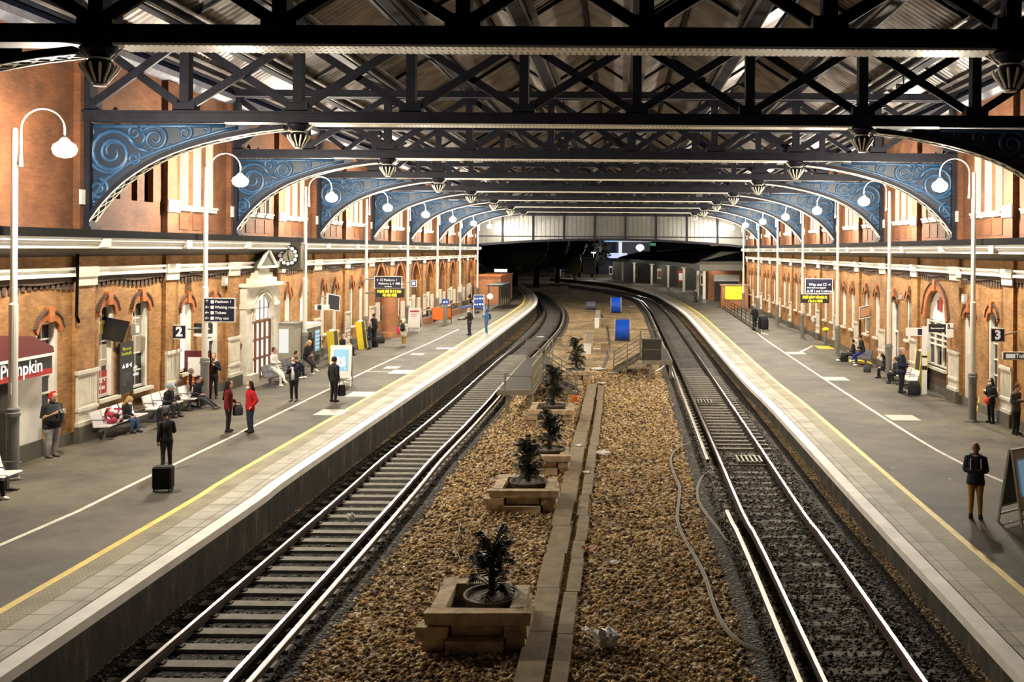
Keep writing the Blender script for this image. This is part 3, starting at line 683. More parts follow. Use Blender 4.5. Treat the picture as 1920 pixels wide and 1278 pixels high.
def truss(i, y):
    near = i < 4
    t = thing('roof_truss', 'dark lattice roof truss with blue brackets, ' + ordw[i], 'roof truss', (0, y, 0), 0, 'lattice roof trusses')
    c = MB(); c.box(WL + .1, WR - .1, -.28, .28, ZB, ZB + .30); c.box(WL + .1, WR - .1, -.36, .36, ZB + .28, ZB + .34)
    c.build('bottom_chord', M['iron'], t)
    c = MB(); c.box(CAPL + .42, CAPR - .42, -.33, .33, ZB - .05, ZB - .004); pl = c.build('bottom_plate', M['plate'], t)
    c = MB(); stp = 0.118 if i < 2 else 0.16 if i < 4 else 0.3
    n = int((CAPR - CAPL - .9) / stp)
    for k in range(n):
        x = CAPL + .48 + k * stp; mid = abs(x - XC) < 3.4 or (-7 < x < -5)
        for yy in ((-.28, .28, -.14, .14) if mid and i < 3 else (-.28, .28)):
            xx = x + (stp / 2 if yy in (.28, .14) else 0)
            r = .021 if i < 2 else .028
            c.poly([(xx + r * math.cos(a * PI / 3), yy + r * math.sin(a * PI / 3), ZB - .058) for a in range(6)])
            c.poly([(xx + r * math.cos(a * PI / 3) * 1.3, yy + r * math.sin(a * PI / 3) * 1.3, ZB - .051) for a in range(6)])
    c.build('rivets', M['rivet'], pl)
    c = MB(); c.box(WL + .1, WR - .1, -.20, .20, ZT - .14, ZT + .14); c.box(WL + .1, WR - .1, -.24, -.18, ZT - .18, ZT - .14, 1); c.box(WL + .1, WR - .1, .18, .24, ZT - .18, ZT - .14, 1)
    c.build('top_chord', [M['iron'], M['iron_light']], t)
    for k, x in enumerate(PTS):
        c = MB(); c.box(x - .14, x + .14, -.16, .16, ZB + .3, ZT - .1); c.box(x - .34, x + .34, -.2, .2, ZB + .3, ZB + .62); c.box(x - .3, x + .3, -.19, .19, ZT - .45, ZT - .14)
        c.build('post', M['iron'], t)
    for a, b in zip(PTS, PTS[1:]):
        for p, q, yy in (((a, ZB + .4), (b, ZT - .15), -.12), ((a, ZT - .15), (b, ZB + .4), .12)):
            c = MB(); c.bar((p[0], yy, p[1]), (q[0], yy, q[1]), .10, .24); c.build('diagonal', M['iron'], t)
    for sg, xc in ((-1, CAPL), (1, CAPR)):
        c = MB(); bell(c, xc, 0); cp = c.build('capital', M['iron'], t, smooth=True)
        c = MB()
        for k in range(12):
            a = 2 * PI * k / 12
            c.tube([(xc + r * math.cos(a), r * math.sin(a), z) for r, z in ((.14, 9.15), (.19, 9.24), (.28, 9.36), (.33, 9.45), (.335, 9.50))], [.022, .024, .028, .03, .02], 5)
        c.lathe([(.11, 9.08), (.125, 9.10), (.11, 9.13)], 12, (xc, 0, 0)); c.lathe([(.225, 9.585), (.24, 9.60), (.225, 9.615)], 14, (xc, 0, 0))
        for kk in (-1, 1): c.tube([(xc + kk * .44, 0, 9.80), (xc + kk * .36, 0, 9.74), (xc + kk * .30, 0, 9.66), (xc + kk * .24, 0, 9.62)], .025, 5)
        c.build('flutes', M['plate'], cp)
        xw = WL if sg < 0 else WR; L_ = abs(xw - xc); f = L_ / 6.7
        X = lambda d: xw - sg * d * f
        A = catmull([(X(d), 0, z) for d, z in ARCH], .35)
        c = MB()
        for p, q in zip(A, A[1:]):
            c.bar(p + Vector((0, 0, .0)), q, .40, .15, 0, (0, 0, 1))
        rib = c.build('arch_rib', M['iron'], t)
        c = MB()                                  # pale edges and lacing of the rib's underside
        for p, q in zip(A, A[1:]):
            d = (q - p).normalized(); nn = Vector((d.z, 0, -d.x)); nn = nn if nn.z < 0 or sg * nn.x < 0 else nn
            if nn.dot(Vector((-sg, 0, -1))) < 0: nn = -nn
            for yy in (-.19, .19):
                o = nn * .085 + Vector((0, yy, 0)); c.bar(p + o, q + o, .05, .025, 0)
            o = nn * .08
            if near: c.bar(p + o + Vector((0, -.17, 0)), q + o + Vector((0, .17, 0)), .05, .015, 0); c.bar(p + o + Vector((0, .17, 0)), q + o + Vector((0, -.17, 0)), .05, .012, 0)
            else: c.bar(p + o, q + o, .12, .015, 0)
        c.build('lacing', M['plate'], rib)
        c = MB()
        for ctr_, R, tn, a0, s2, wd in SCROLL:
            P, rr = spiral(None, ctr_, R, tn, a0, s2, wd * 1.25, 30 if near else 16)
            c.tube([(X(p[0]), 0, p[1]) for p in P], rr, 6 if near else 4, flat=0.9, ref=(0, 1, 0)); 
        for S in STEM: c.tube([Vector((X(p[0]), 0, p[1])) for p in S], .075, 5, ref=(0, 1, 0))
        c.build('scrollwork', M['blue_iron'], t, smooth=True)
        c = MB(); c.prism([(X(d), z - .02) for d, z in ARCH[:-1]] + [(X(5.2), 9.80), (X(.05), 9.80)], lambda p, a: (p[0], a, p[1]), -.015, .015)  # added sheet, its dark colour stands for shade in the open scrollwork gaps
        c.build('gap_shade_sheet', M['gap_shade'], t)
        c = MB(); c.box(X(0), X(.34), -.22, .22, 6.53, ZT); c.box(X(0), X(.42), -.26, .26, 6.53, 6.62); c.build('wall_post', M['iron'], t)
    return t
M['gap_shade'] = mat('gap_shade_blue', (0.006, 0.015, 0.03), 0.5, var=0.25, scale=5)  # darkness of the bracket openings put into a colour
for i, y in enumerate(T_Y): truss(i, y)

Y0R, Y1R = 9.0, Y_END + 0.4
gw = ['above the number 2 wall', 'second from the number 2 wall', 'third from the number 2 wall', 'fourth from the number 2 wall', 'middle one nearer the suitcase', 'middle one nearer the khaki trousers', 'fourth from the number 3 wall', 'third from the number 3 wall', 'second from the number 3 wall', 'above the number 3 wall']
for k, x in enumerate(PTS):
    c = MB(); c.box(x - .17, x + .17, Y0R, Y1R, ZT + .14, ZT + .62)
    for q in (-1, 1): c.box(x + q * .20 - .05, x + q * .20 + .05, Y0R, Y1R, ZT + .20, ZT + .28, 1); c.box(x + q * .34 - .10, x + q * .34 + .10, Y0R, Y1R, ZT + .5, ZT + .56, 1)
    tag(c.build('roof_girder', [M['iron'], M['sheet']]), 'long iron roof girder along the hall, ' + gw[k], 'girder', 'valley girders under the roof sheets')
# ridge-and-furrow sheeting, one corrugated gable between each two girders
cm = MB(); pitch = .34; n = int((Y1R - Y0R) / pitch)
for a, b in zip(PTS, PTS[1:]):
    mid = (a + b) / 2; zr = ZT + .62 + 1.05 * (b - a) / 3.5
    for q in range(n):
        y = Y0R + q * pitch
        ys = [y, y + pitch * .25, y + pitch * .5, y + pitch * .75, y + pitch]; zs = [0, .05, .05, 0, 0]
        for (xa, za), (xb, zb) in (((a, ZT + .55), (mid, zr)), ((mid, zr), (b, ZT + .55))):
            i0 = cm.vs([(xa, yy, za + dz) for yy, dz in zip(ys, zs)]); i1 = cm.vs([(xb, yy, zb + dz) for yy, dz in zip(ys, zs)])
            for j in range(4): cm.face((i0[j], i0[j + 1], i1[j + 1], i1[j]))
ce = tag(cm.build('ceiling', M['sheet'], fix=False), 'corrugated ridge and furrow roof sheets over the hall', 'roof', kind='structure')
for a, b in zip(PTS, PTS[1:]):
    mid = (a + b) / 2; zr = ZT + .62 + 1.05 * (b - a) / 3.5
    c = MB(); c.box(mid - .07, mid + .07, Y0R, Y1R, zr - .14, zr - .01)
    for k in range(9):
        for (p, q) in (((a, ZT + .5), (mid, zr - .06)), ((mid, zr - .06), (b, ZT + .5))):
            y = 12.4 + 11.06 * k
            c.bar((p[0], y, p[1] - .05), (q[0], y, q[1] - .05), .10, .12); c.bar((p[0], y + 5.53, p[1] - .05), (q[0], y + 5.53, q[1] - .05), .10, .12)
    c.build('rafter_frame', M['iron'], ce)
# glazed screen closing the far end
Ys = Y_END
def arch_low(x):                                        # underside of the end screen
    t = (x - XC) / 15.6; return 7.32 - 0.75 * t * t
sc_ = MB(); N_ = 62; xs = [WL + .1 + (WR - WL - .2) * k / N_ for k in range(N_ + 1)]
def roof_z(x): return 13.2
for a, b in zip(xs, xs[1:]):
    sc_.hexa([(a, Ys, arch_low(a)), (b, Ys, arch_low(b)), (b, Ys + .04, arch_low(b)), (a, Ys + .04, arch_low(a)), (a, Ys, 13.2), (b, Ys, 13.2), (b, Ys + .04, 13.2), (a, Ys + .04, 13.2)])
M['screen'] = mat('ribbed_glazing', (0.135, 0.135, 0.118), 0.2, var=0.15, scale=0.7, spec=0.4)
es = tag(sc_.build('wall_end', M['screen']), 'grey ribbed glazed screen filling the far end of the hall above the tracks', 'screen', kind='structure')
c = MB()
for k in range(N_ + 1): c.box(xs[k] - .022, xs[k] + .022, Ys - .05, Ys, arch_low(xs[k]), 13.2)
c.build('glazing_bars', M['iron_light'], es)
c = MB()
for a, b in zip(xs, xs[1:]):
    c.bar((a, Ys - .1, arch_low(a) - .12), (b, Ys - .1, arch_low(b) - .12), .3, .26)
c.box(WL + .1, WR - .1, Ys - .16, Ys - .02, 7.46, 7.58); c.box(WL + .1, WR - .1, Ys - .2, Ys - .02, ZB, ZB + .3); c.box(WL + .1, WR - .1, Ys - .2, Ys - .02, ZT - .1, ZT + .2)
for x in PTS: c.box(x - .11, x + .11, Ys - .28, Ys - .02, arch_low(x) - .1, 13.2)
for a, b in zip(PTS, PTS[1:]):
    c.bar((a, Ys - .15, ZB + .2), (b, Ys - .15, ZT), .1, .18); c.bar((a, Ys - .15, ZT), (b, Ys - .15, ZB + .2), .1, .18)
c.build('screen_frame', M['iron'], es)
# floodlight up in the roof
p = W(1694, 163, 35.5)
fl = thing('floodlight', 'small bright floodlight up in the roof over the numbered 3 sign', 'floodlight', p)
c = MB(); c.cbox((0, 0, 0), (.5, .34, .14), 0, rx=.5); c.cyl((0, 0, .05), (0, 0, 13.55 - p.z), .03, 6); c.build('housing', M['black'], fl)
c = MB(); c.cbox((0, -.08, -.09), (.44, .26, .03), 0, rx=.5); c.build('lens', emis('flood_lens', (0.85, 1, 0.95), 60), fl)

# ================================================================== tracks
RP = [(-.07, -.15), (-.07, -.13), (-.012, -.115), (-.012, -.035), (-.036, -.03), (-.036, 0), (.036, 0), (.036, -.03), (.012, -.035), (.012, -.115), (.07, -.13), (.07, -.15)]
RM = [0, 0, 0, 0, 0, 1, 0, 0, 0, 0, 0, 0]
def rail(path, label, name='running_rail', y1=400, prof=RP, ms=RM, mats=None, dz=0, y0=0):
    P = [Vector((p.x, p.y, p.z + dz)) for p in path if y0 <= p.y <= y1]
    c = MB(); c.sweep(P, prof, ms=ms); return tag(c.build(name, mats or [M['rust'], M['steel']]), label, 'rail')
rail(RAIL_LO, 'shiny running rail along the wall of the suitcase man\'s platform', y1=190)
rail(RAIL_LI, 'shiny running rail beside the conductor rail, on the sleepered track', y1=190)
rail(RAIL_RO, 'shiny running rail along the wall of the khaki man\'s platform', y1=235)
rail(RAIL_RI, 'shiny running rail on the planters\' side of the buried sleepers', y1=235)
CP = [(-.05, -.12), (-.05, -.02), (-.03, 0), (.03, 0), (.05, -.02), (.05, -.12)]; CM_ = [0, 1, 1, 1, 0, 0]
cr = [M['rust'], M['steel_dull']]
rail(offset(RAIL_LO, GA + .40), 'raised conductor rail next to the timber planters', 'conductor_rail', 190, CP, CM_, cr, .06)
thr = offset(RAIL_RO, -GA - .42)
rail(thr, 'raised conductor rail running past the steel walkway with dark mesh panel', 'conductor_rail', 235, CP, CM_, cr, .06, 29.4)
rail(thr, 'short near length of conductor rail with the cable ends beside it', 'conductor_rail', 25.2, CP, CM_, cr, .06)
def along(path, step, y0, y1):
    out = []; acc = 0; last = None
    for p, q in zip(path, path[1:]):
        d = (q - p).length; s = 0
        while acc + (d - s) >= step:
            s += step - acc; acc = 0
            r = p + (q - p) * (s / d)
            if y0 < r.y < y1: out.append((r, math.atan2(-(q - p).x, (q - p).y)))
        acc += d - s
    return out
def sleeper_proto(z, lab, grp, w=.26):
    c = MB(); c.hexa([(-1.25, -w / 2 - .02, -.16), (1.25, -w / 2 - .02, -.16), (1.25, w / 2 + .02, -.16), (-1.25, w / 2 + .02, -.16), (-1.25, -w / 2, 0), (1.25, -w / 2, 0), (1.25, w / 2, 0), (-1.25, w / 2, 0)])
    o = tag(c.build('railway_sleeper', M['sleeper']), lab, 'sleeper', grp)
    for x in (-.8, .8):
        k = MB(); k.box(x - .16, x + .16, -.07, .07, -.01, .03); k.build('rail_fastening', M['rust'], o)
    return o
S0 = None
for r, a in along(ctr, .67, 11.5, 62):
    if S0 is None: S0 = sleeper_proto(0, 'grey concrete sleeper under the track beside the suitcase man\'s platform', 'sleepers of the track with clear gaps'); S0.location = (r.x, r.y, Z_RAIL - .15); S0.rotation_euler = (0, 0, a)
    else: dup(S0, (r.x, r.y, Z_RAIL - .15), a)
S1 = None
for r, a in along(ctr_r, .67, 11.5, 56):
    zz = Z_RAIL - .15 if 33 < r.y < 52 else Z_RAIL - .208
    if S1 is None:
        S1 = sleeper_proto(0, 'half buried concrete sleeper under the track beside the khaki man\'s platform', 'half buried sleepers', .22); S1.location = (r.x, r.y, zz); S1.rotation_euler = (0, 0, a)
    else: dup(S1, (r.x, r.y, zz), a)
for px, py, lab in ((1404, 864, 'slatted grid set between the rails, nearer of the two grids'), (1318, 755, 'slatted grid set between the rails, farther of the two grids')):
    p = G(px, py, -1.0); t = thing('track_grid', lab, 'grid', (p.x, p.y, -1.02), 0, 'grids between the rails')
    c = MB()
    for k in range(6): c.box(-.4 + k * .15, -.34 + k * .15, -.45, .45, .0, .12)
    for y in (-.47, .45): c.box(-.42, .42, y, y + .05, 0, .10)
    c.build('grid', M['galv'], t)
    c = MB(); c.box(-.75, .75, -.62, -.57, 0, .05); c.box(-.75, .75, .57, .62, 0, .05); c.build('side_bars', M['galv'], t)

# ================================================================== between the tracks
def trough(x0, x1, rows, m):
    for y0, y1, dx, lab in rows:
        c = MB(); c.hexa([(x0 + dx, y0, -1.13), (x1 + dx, y0, -1.13), (x1 + dx, y1, -1.13), (x0 + dx, y1, -1.13), (x0 + dx, y0, -1.02), (x1 + dx, y0, -1.02), (x1 + dx, y1, -1.02), (x0 + dx, y1, -1.02)])
        tag(c.build('trough_lid', m), lab, 'trough lid', 'concrete cable trough lids')
y = 12.0; k = 0; rows = []; rows2 = []
while y < 47:
    L_ = random.choice((2.2, 2.6, 3.0))
    rows.append((y, y + L_ - .02, random.uniform(-.03, .03), 'brown concrete lid in the wide row of the cable trough beside the planters')); y += L_
y = 12.4
while y < 47:
    L_ = random.choice((1.3, 1.7, 2.1))
    rows2.append((y, y + L_ - .03, random.uniform(-.05, .05), 'brown concrete lid in the narrow row of the cable trough')); y += L_
trough(-1.72, -1.25, rows, M['concrete']); trough(-1.10, -.82, rows2, M['concrete'])

def frond_mb(c, base, ang, length, rise, droop, wd, nl, rng):
    P = []
    for k in range(9):
        t = k / 8; P.append(Vector((math.cos(ang) * length * t * (1 - .18 * t), math.sin(ang) * length * t * (1 - .18 * t), rise * math.sin(t * 1.9) - droop * t * t)) + Vector(base))
    c.tube(P, [.012 * (1 - .7 * k / 8) for k in range(9)], 4)
    for k in range(nl):
        t = .18 + .8 * k / nl; i = min(7, int(t * 8)); f = t * 8 - i; p = P[i].lerp(P[i + 1], f); d = (P[i + 1] - P[i]).normalized()
        s_ = d.cross(Vector((0, 0, 1))).normalized(); ll = length * .30 * math.sin(PI * (.15 + .8 * t))
        for sg in (-1, 1):
            tip = p + s_ * sg * ll + d * ll * .55 - Vector((0, 0, ll * .35)); q = d * .017
            c.poly([p - q, p + q, p.lerp(tip, .6) + q * .8, tip, p.lerp(tip, .6) - q * .8])
def palm(name, label, loc, h, n, seed, spread=1.0, parts=True):
    rng = random.Random(seed); t = thing(name, label, 'plant', loc, 0, 'potted palms in the planters')
    c = MB(); c.lathe([(.40, 0), (.50, .22), (.53, .26), (.53, .30), (.49, .30), (.47, .24)], 22); c.build('pot', M['pot'], t)
    c = MB(); c.lathe([(.47, .20), (.3, .26), (.02, .28)], 18); c.build('soil', M['soil'], t)
    c = MB(); c.lathe([(.09, .22), (.075, .35), (.06, .55 * h + .1), (.04, .6 * h + .2)], 8); c.build('trunk', M['palm'], t)
    c = MB()
    for k in range(n):
        f_ = rng.random(); z = .28 + h * .62 * f_ ** .7
        frond_mb(c, (0, 0, z), rng.uniform(0, 2 * PI), rng.uniform(.45, .75) * spread * (1 - .25 * f_), rng.uniform(.15, .42) + .35 * f_, rng.uniform(.1, .5), .02, 13, rng)
    c.build('fronds', M['palm'], t, fix=False)
    return t
def planter(cx, y0, w, d, h, label, seed):
    rng = random.Random(seed); t = thing('timber_planter', label, 'planter', (cx, y0, -1.12), 0, 'timber planters between the tracks')
    hh = h / 3; H_ = w / 2
    LAY = [[(-H_ * .62, H_ * .55, -.16, .10), (-H_ - .10, -H_ * .68, -.02, .22), (H_ * .60, H_ * .98, .0, .24), (-H_, -H_ + .26, .24, d), (H_ - .26, H_, .26, d), (-H_ + .3, H_ - .3, d - .25, d)],
           [(-H_ * .52, H_ * .50, .06, .27), (-H_ - .20, -H_ * .58, -.12, .16), (-H_ + .0, -H_ + .26, .18, d - .1), (H_ * .56, H_ + .02, -.07, .18), (H_ - .27, H_ - .02, .2, d - .1), (-H_ + .28, H_ - .3, d - .28, d - .03)],
           [(-H_ - .04, H_ + .10, -.10, .15), (-H_ + .02, -H_ + .28, .17, d - .2), (H_ - .30, H_ - .05, .17, d - .3), (-H_ - .02, H_ - .45, d - .22, d + .04)]]
    for l, L1 in enumerate(LAY):
        z0, z1 = l * hh + .008, (l + 1) * hh - .016
        for x0, x1, a, b in L1:
            c = MB(); j = lambda: rng.uniform(-.018, .018)
            c.hexa([(x0 + j(), a + j(), z0), (x1 + j(), a + j(), z0), (x1 + j(), b + j(), z0), (x0 + j(), b + j(), z0), (x0 + j(), a + j(), z1 + j() * .5), (x1 + j(), a + j(), z1 + j() * .5), (x1 + j(), b + j(), z1 + j() * .5), (x0 + j(), b + j(), z1 + j() * .5)])
            c.build('timber', M['timber'], t)
    c = MB(); c.box(-w / 2 + .24, w / 2 - .24, .22, d - .22, .02, h * .55); c.build('soil', M['soil'], t)
    return t
pls = [(-2.52, 16.55, 1.74, 1.62, .72, 'weathered timber planter holding a wide shallow pot, lowest in the picture', 'spiky palm in a wide shallow pot in the lowest planter', 1.2, 46, 1.0),
       (-2.62, 25.3, 1.74, 1.7, .62, 'weathered timber planter second up from the lowest one', 'bushy dark palm in the second planter up from the lowest', 1.15, 54, .95),
       (-2.35, 29.6, 1.40, 1.6, .62, 'weathered timber planter third up, close behind the second', 'bushy dark palm in the third planter up from the lowest', 1.25, 54, .95),
       (-2.85, 38.0, 1.8, 1.9, .62, 'weathered timber planter beside the legs of the steel access walkway', 'tall drooping palm beside the steel access walkway', 1.9, 64, 1.1),
       (-2.45, 49.6, 1.6, 1.7, .7, 'weathered timber planter farthest away, beyond the walkway steps', 'tall drooping palm in the farthest planter beyond the walkway steps', 2.1, 64, 1.1)]
for k, (cx, y0, w_, d_, h_, l1, l2, ph, nf, sp) in enumerate(pls):
    planter(cx, y0, w_, d_, h_, l1, k)
    palm('potted_palm', l2, (cx + (.15 if k == 0 else .05), y0 + d_ * .52, -1.12 + h_ * .55 + .02), ph, nf, 40 + k, sp)

def rail_posts(c, P, h, posts=True, mid=(.5,)):
    for p in P: c.cyl(p, Vector(p) + Vector((0, 0, h)), .028, 6)
    for q in (h,) + tuple(h * m_ for m_ in mid):
        c.tube([Vector(p) + Vector((0, 0, q)) for p in P], .026, 6)
def walkway(name, label, x0, x1, y0, y1, zd, stx, sty, mesh_panel):
    t = thing(name, label, 'walkway', (0, 0, -1.12), 0, 'steel access walkways'); z = zd + 1.12
    c = MB(); c.box(x0, x1, y0, y1, z - .05, z); c.build('deck', M['mesh_deck'], t)
    c = MB()
    for a, b in ((x0, x0 + .08), (x1 - .08, x1)): c.box(a, b, y0, y1, z - .2, z + .02)
    c.box(x0, x1, y0 - .05, y0 + .03, z - .2, z + .03); c.box(x0, x1, y1 - .03, y1 + .05, z - .2, z + .03); c.build('deck_frame', M['galv'], t)
    for x in (x0 + .45, x1 - .1):
        for y in (y0 + .15, y1 - .2):
            c = MB(); c.box(x - .08, x + .08, y - .08, y + .08, 0, z - .05); c.build('leg', M['galv'], t)
    return t, z
t, z = walkway('access_walkway', 'steel access walkway with baluster handrail beside the sleepered track', -5.35, -3.8, 40.4, 52.6, -.10, 0, 0, False)
c = MB(); rail_posts(c, [(-5.0, 40.45, z), (-3.85, 40.45, z)], .62, mid=()); c.cyl((-5.0, 40.45, z), (-5.0, 40.45, z + .75), .05, 6)
rail_posts(c, [(-3.83, 40.45, z), (-3.83, 43, z), (-3.83, 45.5, z)], 1.05)
for k in range(14): c.cyl((-3.83, 40.7 + k * .36, z), (-3.83, 40.7 + k * .36, z + 1.05), .018, 5)
rail_posts(c, [(-5.3, 52.5, z), (-3.83, 52.5, z), (-3.83, 50, z), (-3.83, 47.6, z)], 1.05)
c.build('handrail', M['galv'], t)
for k in range(4):
    c = MB(); c.box(-3.8 + k * .42, -3.35 + k * .42, 45.7, 47.4, z - .24 * (k + 1) - .04, z - .24 * (k + 1)); c.build('step', M['mesh_deck'], t)
for yy in (45.65, 47.45):
    c = MB(); c.bar((-3.8, yy, z - .1), (-2.2, yy, .05), .05, .2)
    rail_posts(c, [(-3.8, yy, z), (-3.0, yy, z - .5), (-2.2, yy, .05)], 1.0); c.build('stair_rail', M['galv'], t)
t, z = walkway('access_walkway', 'steel access walkway with a dark mesh front panel beside the farther cable drum', 1.2, 2.85, 51.3, 57.5, -.06, 0, 0, True)
c = MB(); rail_posts(c, [(1.2, 51.3, z), (2.25, 51.3, z)], 1.2); rail_posts(c, [(1.2, 57.4, z), (2.25, 57.4, z)], 1.2); rail_posts(c, [(1.2, 57.4, z), (1.2, 55.9, z)], 1.2); rail_posts(c, [(1.2, 51.3, z), (1.2, 53.9, z)], 1.2)
c.build('handrail', M['galv'], t)
c = MB(); c.box(1.22, 2.23, 51.28, 51.31, z + .02, z + 1.16); c.build('mesh_panel', M['mesh_deck'], t)
for k in range(4):
    c = MB(); c.box(1.2 - (k + 1) * .42, 1.22 - k * .42, 54, 55.8, z - .24 * (k + 1) - .04, z - .24 * (k + 1)); c.build('step', M['mesh_deck'], t)
for yy in (53.95, 55.85):
    c = MB(); c.bar((1.2, yy, z - .1), (-.4, yy, .05), .05, .2); rail_posts(c, [(1.15, yy, z), (.4, yy, z - .5), (-.4, yy, .05)], 1.0); c.build('stair_rail', M['galv'], t)
def drum(px, py, wpx, hpx, m, label):
    p = G(px, py, -1.1); k = p.y / F_PX; R = hpx * k / 2; wd = wpx * k
    t = thing('cable_drum', label, 'cable drum', (p.x, p.y, -1.12), 0, 'cable drums between the tracks')
    c = MB(); c.cyl((-wd / 2 + .07, 0, R), (wd / 2 - .07, 0, R), R * .95, 26); c.build('wound_cable', m, t)
    for s_ in (-1, 1):
        c = MB(); c.cyl((s_ * wd / 2, 0, R), (s_ * (wd / 2 - .07), 0, R), R, 26); c.build('flange', M['timber'] if m is M['blue_cable'] else m, t)
drum(1167, 638, 30, 41, M['blue_cable'], 'bright blue cable drum nearer the steel walkway with the mesh panel')
drum(1155, 586, 20, 30, M['blue_cable'], 'bright blue cable drum behind the nearer blue one')
drum(1108, 580, 17, 16, M['grey_cable'], 'small grey blue cable drum away from the two bright blue ones')
def cabinet(px, py, wpx, hpx, m, label, name='lineside_cabinet', dpt=.5):
    p = G(px, py, -1.1); k = p.y / F_PX; w_ = wpx * k; h = hpx * k
    t = thing(name, label, 'cabinet', (p.x, p.y, -1.12), 0, 'cabinets between the tracks')
    c = MB(); c.box(-w_ / 2, w_ / 2, 0, dpt, 0, h); c.build('body', m, t)
    c = MB(); c.box(-w_ / 2 - .03, w_ / 2 + .03, -.03, dpt + .03, h, h + .05); c.build('lid', m, t)
cabinet(1101, 663, 13, 17, M['white'], 'low white lineside box in front of the taller white box')
cabinet(1106, 645, 11, 22, M['cream'], 'taller cream lineside box behind the low white one')
cabinet(1119, 614, 8, 17, M['white'], 'white lineside box with rounded look near the grey drum')
cabinet(1121, 598, 9, 16, M['cream'], 'cream lineside box standing just behind the drum-side white box')
cabinet(1134, 612, 16, 14, M['concrete'], 'low brown concrete chamber beside the cream boxes', 'concrete_chamber', .9)
cabinet(1133, 660, 14, 16, M['concrete'], 'low brown concrete chamber in front of the nearer blue drum', 'concrete_chamber', 1.2)
cabinet(1077, 752, 11, 8, M['orange'], 'small yellow orange box lying by the cable trough', 'orange_box', .3)
cabinet(1049, 648, 9, 14, M['concrete'], 'small brown tub standing near the sleepered track', 'tub', .35)
cabinet(1057, 548, 14, 12, M['black'], 'dark box far down between the curving tracks', 'dark_box', 2.0)
def cable(name, px, label, r=.035, m='cable'):
    P = catmull([G(x, y, -1.08) + Vector((0, 0, .0)) for x, y in px], .25); c = MB(); c.tube(P, r, 6); tag(c.build(name, M[m], smooth=True), label, 'cable')
cable('lineside_cable', [(1325, 824), (1300, 829), (1268, 843), (1257, 862), (1264, 890), (1274, 915), (1272, 945), (1270, 975), (1282, 1008), (1302, 1042), (1322, 1082), (1337, 1130), (1352, 1165), (1375, 1195), (1410, 1216), (1450, 1230), (1482, 1244)], 'long brown cable snaking beside the broken conductor rail', .05)
cable('lineside_cable', [(1338, 880), (1318, 893), (1308, 915), (1310, 940), (1325, 965), (1350, 996), (1368, 1018), (1395, 1027)], 'short brown cable inside the bend of the long one', .05)
cable('lineside_cable', [(1208, 706), (1240, 690), (1252, 680), (1262, 705), (1268, 712)], 'white hose hanging by the mesh-panel walkway legs', .05, 'white')
cable('lineside_cable', [(858, 975), (862, 1000), (850, 1020), (862, 1045), (856, 1062)], 'thin dark wire lying in the ballast beside the lowest planter', .015)
cable('lineside_cable', [(1112, 578), (1128, 592), (1138, 610), (1141, 640), (1138, 668), (1130, 690)], 'dark cable trailing from the grey drum past the boxes', .06, 'black')

def crumple(name, px, py, wpx, hz, m, label, z=-1.09, seed=0, flat=False):
    rng = random.Random(seed); p = G(px, py, z); k = p.y / F_PX; r = wpx * k / 2
    bm = bmesh.new(); bmesh.ops.create_icosphere(bm, subdivisions=3, radius=1)
    for v in bm.verts:
        f = 1 + rng.uniform(-.22, .16) + .28 * math.sin(v.co.x * 5 + seed) * math.sin(v.co.y * 4 - seed); v.co = Vector((v.co.x * r * f, v.co.y * r * f * 1.2, (v.co.z + .9) * hz * .5 * f))
    me = bpy.data.meshes.new(name); bm.to_mesh(me); bm.free(); me.materials.append(m)
    o = bpy.data.objects.new(name, me); C.objects.link(o); o.location = (p.x, p.y, z); return tag(o, label, 'litter', 'litter on the ballast')
LT = [(1137, 1210, 42, .3, 'white', 'big crumpled white plastic bag on the ballast near the lower edge'), (1108, 1030, 24, .06, 'c_tan', 'pale torn wrapper beside the red scrap on the trough'), (1095, 1027, 9, .05, 'red', 'small red scrap on the narrow trough row'),
      (1152, 1056, 16, .06, 'white', 'small white paper scrap below the red scrap'), (1098, 1182, 16, .06, 'white', 'white scrap beside the lowest planter and trough'), (1132, 850, 26, .08, 'white', 'white paper litter beside the trough below the loose orange box'), (1100, 886, 14, .05, 'white', 'white slip on the trough lids beside the second planter'),
      (1085, 835, 14, .04, 'white', 'thin white slip lying on the wide trough row'), (658, 974, 16, .16, 'white', 'white round cup lid lying on the sleepers'), (1100, 1222, 12, .08, 'white', 'pale pebble like scrap beside the big white bag'), (1122, 692, 26, .1, 'white', 'pale litter heap near the foot of the far steps'),
      (1150, 700, 20, .08, 'cream', 'cream litter by the mesh-panel walkway legs'), (1075, 735, 14, .08, 'white', 'white litter next to the orange box'), (1128, 718, 16, .06, 'white', 'white scrap where the trough ends'), (1240, 572, 10, .06, 'white', 'white litter on the far curving track'), (1120, 655, 14, .08, 'white', 'white litter at the foot of the nearer blue drum'),
      (1014, 632, 14, .08, 'white', 'scrap of white litter between the far sleepered rails'), (1192, 640, 10, .05, 'cream', 'cream scrap beyond the nearer blue drum'), (1185, 575, 12, .05, 'white', 'white scrap beyond the smaller blue drum'), (1078, 548, 16, .08, 'white', 'white planks lying by the far dark box')]
for k, (x, y, w_, h, m_, lab) in enumerate(LT): crumple('litter_scrap', x, y, w_, h, M[m_], lab, -1.0 if 'sleepers' in lab else -1.02 if 'trough' in lab else -1.1, k)
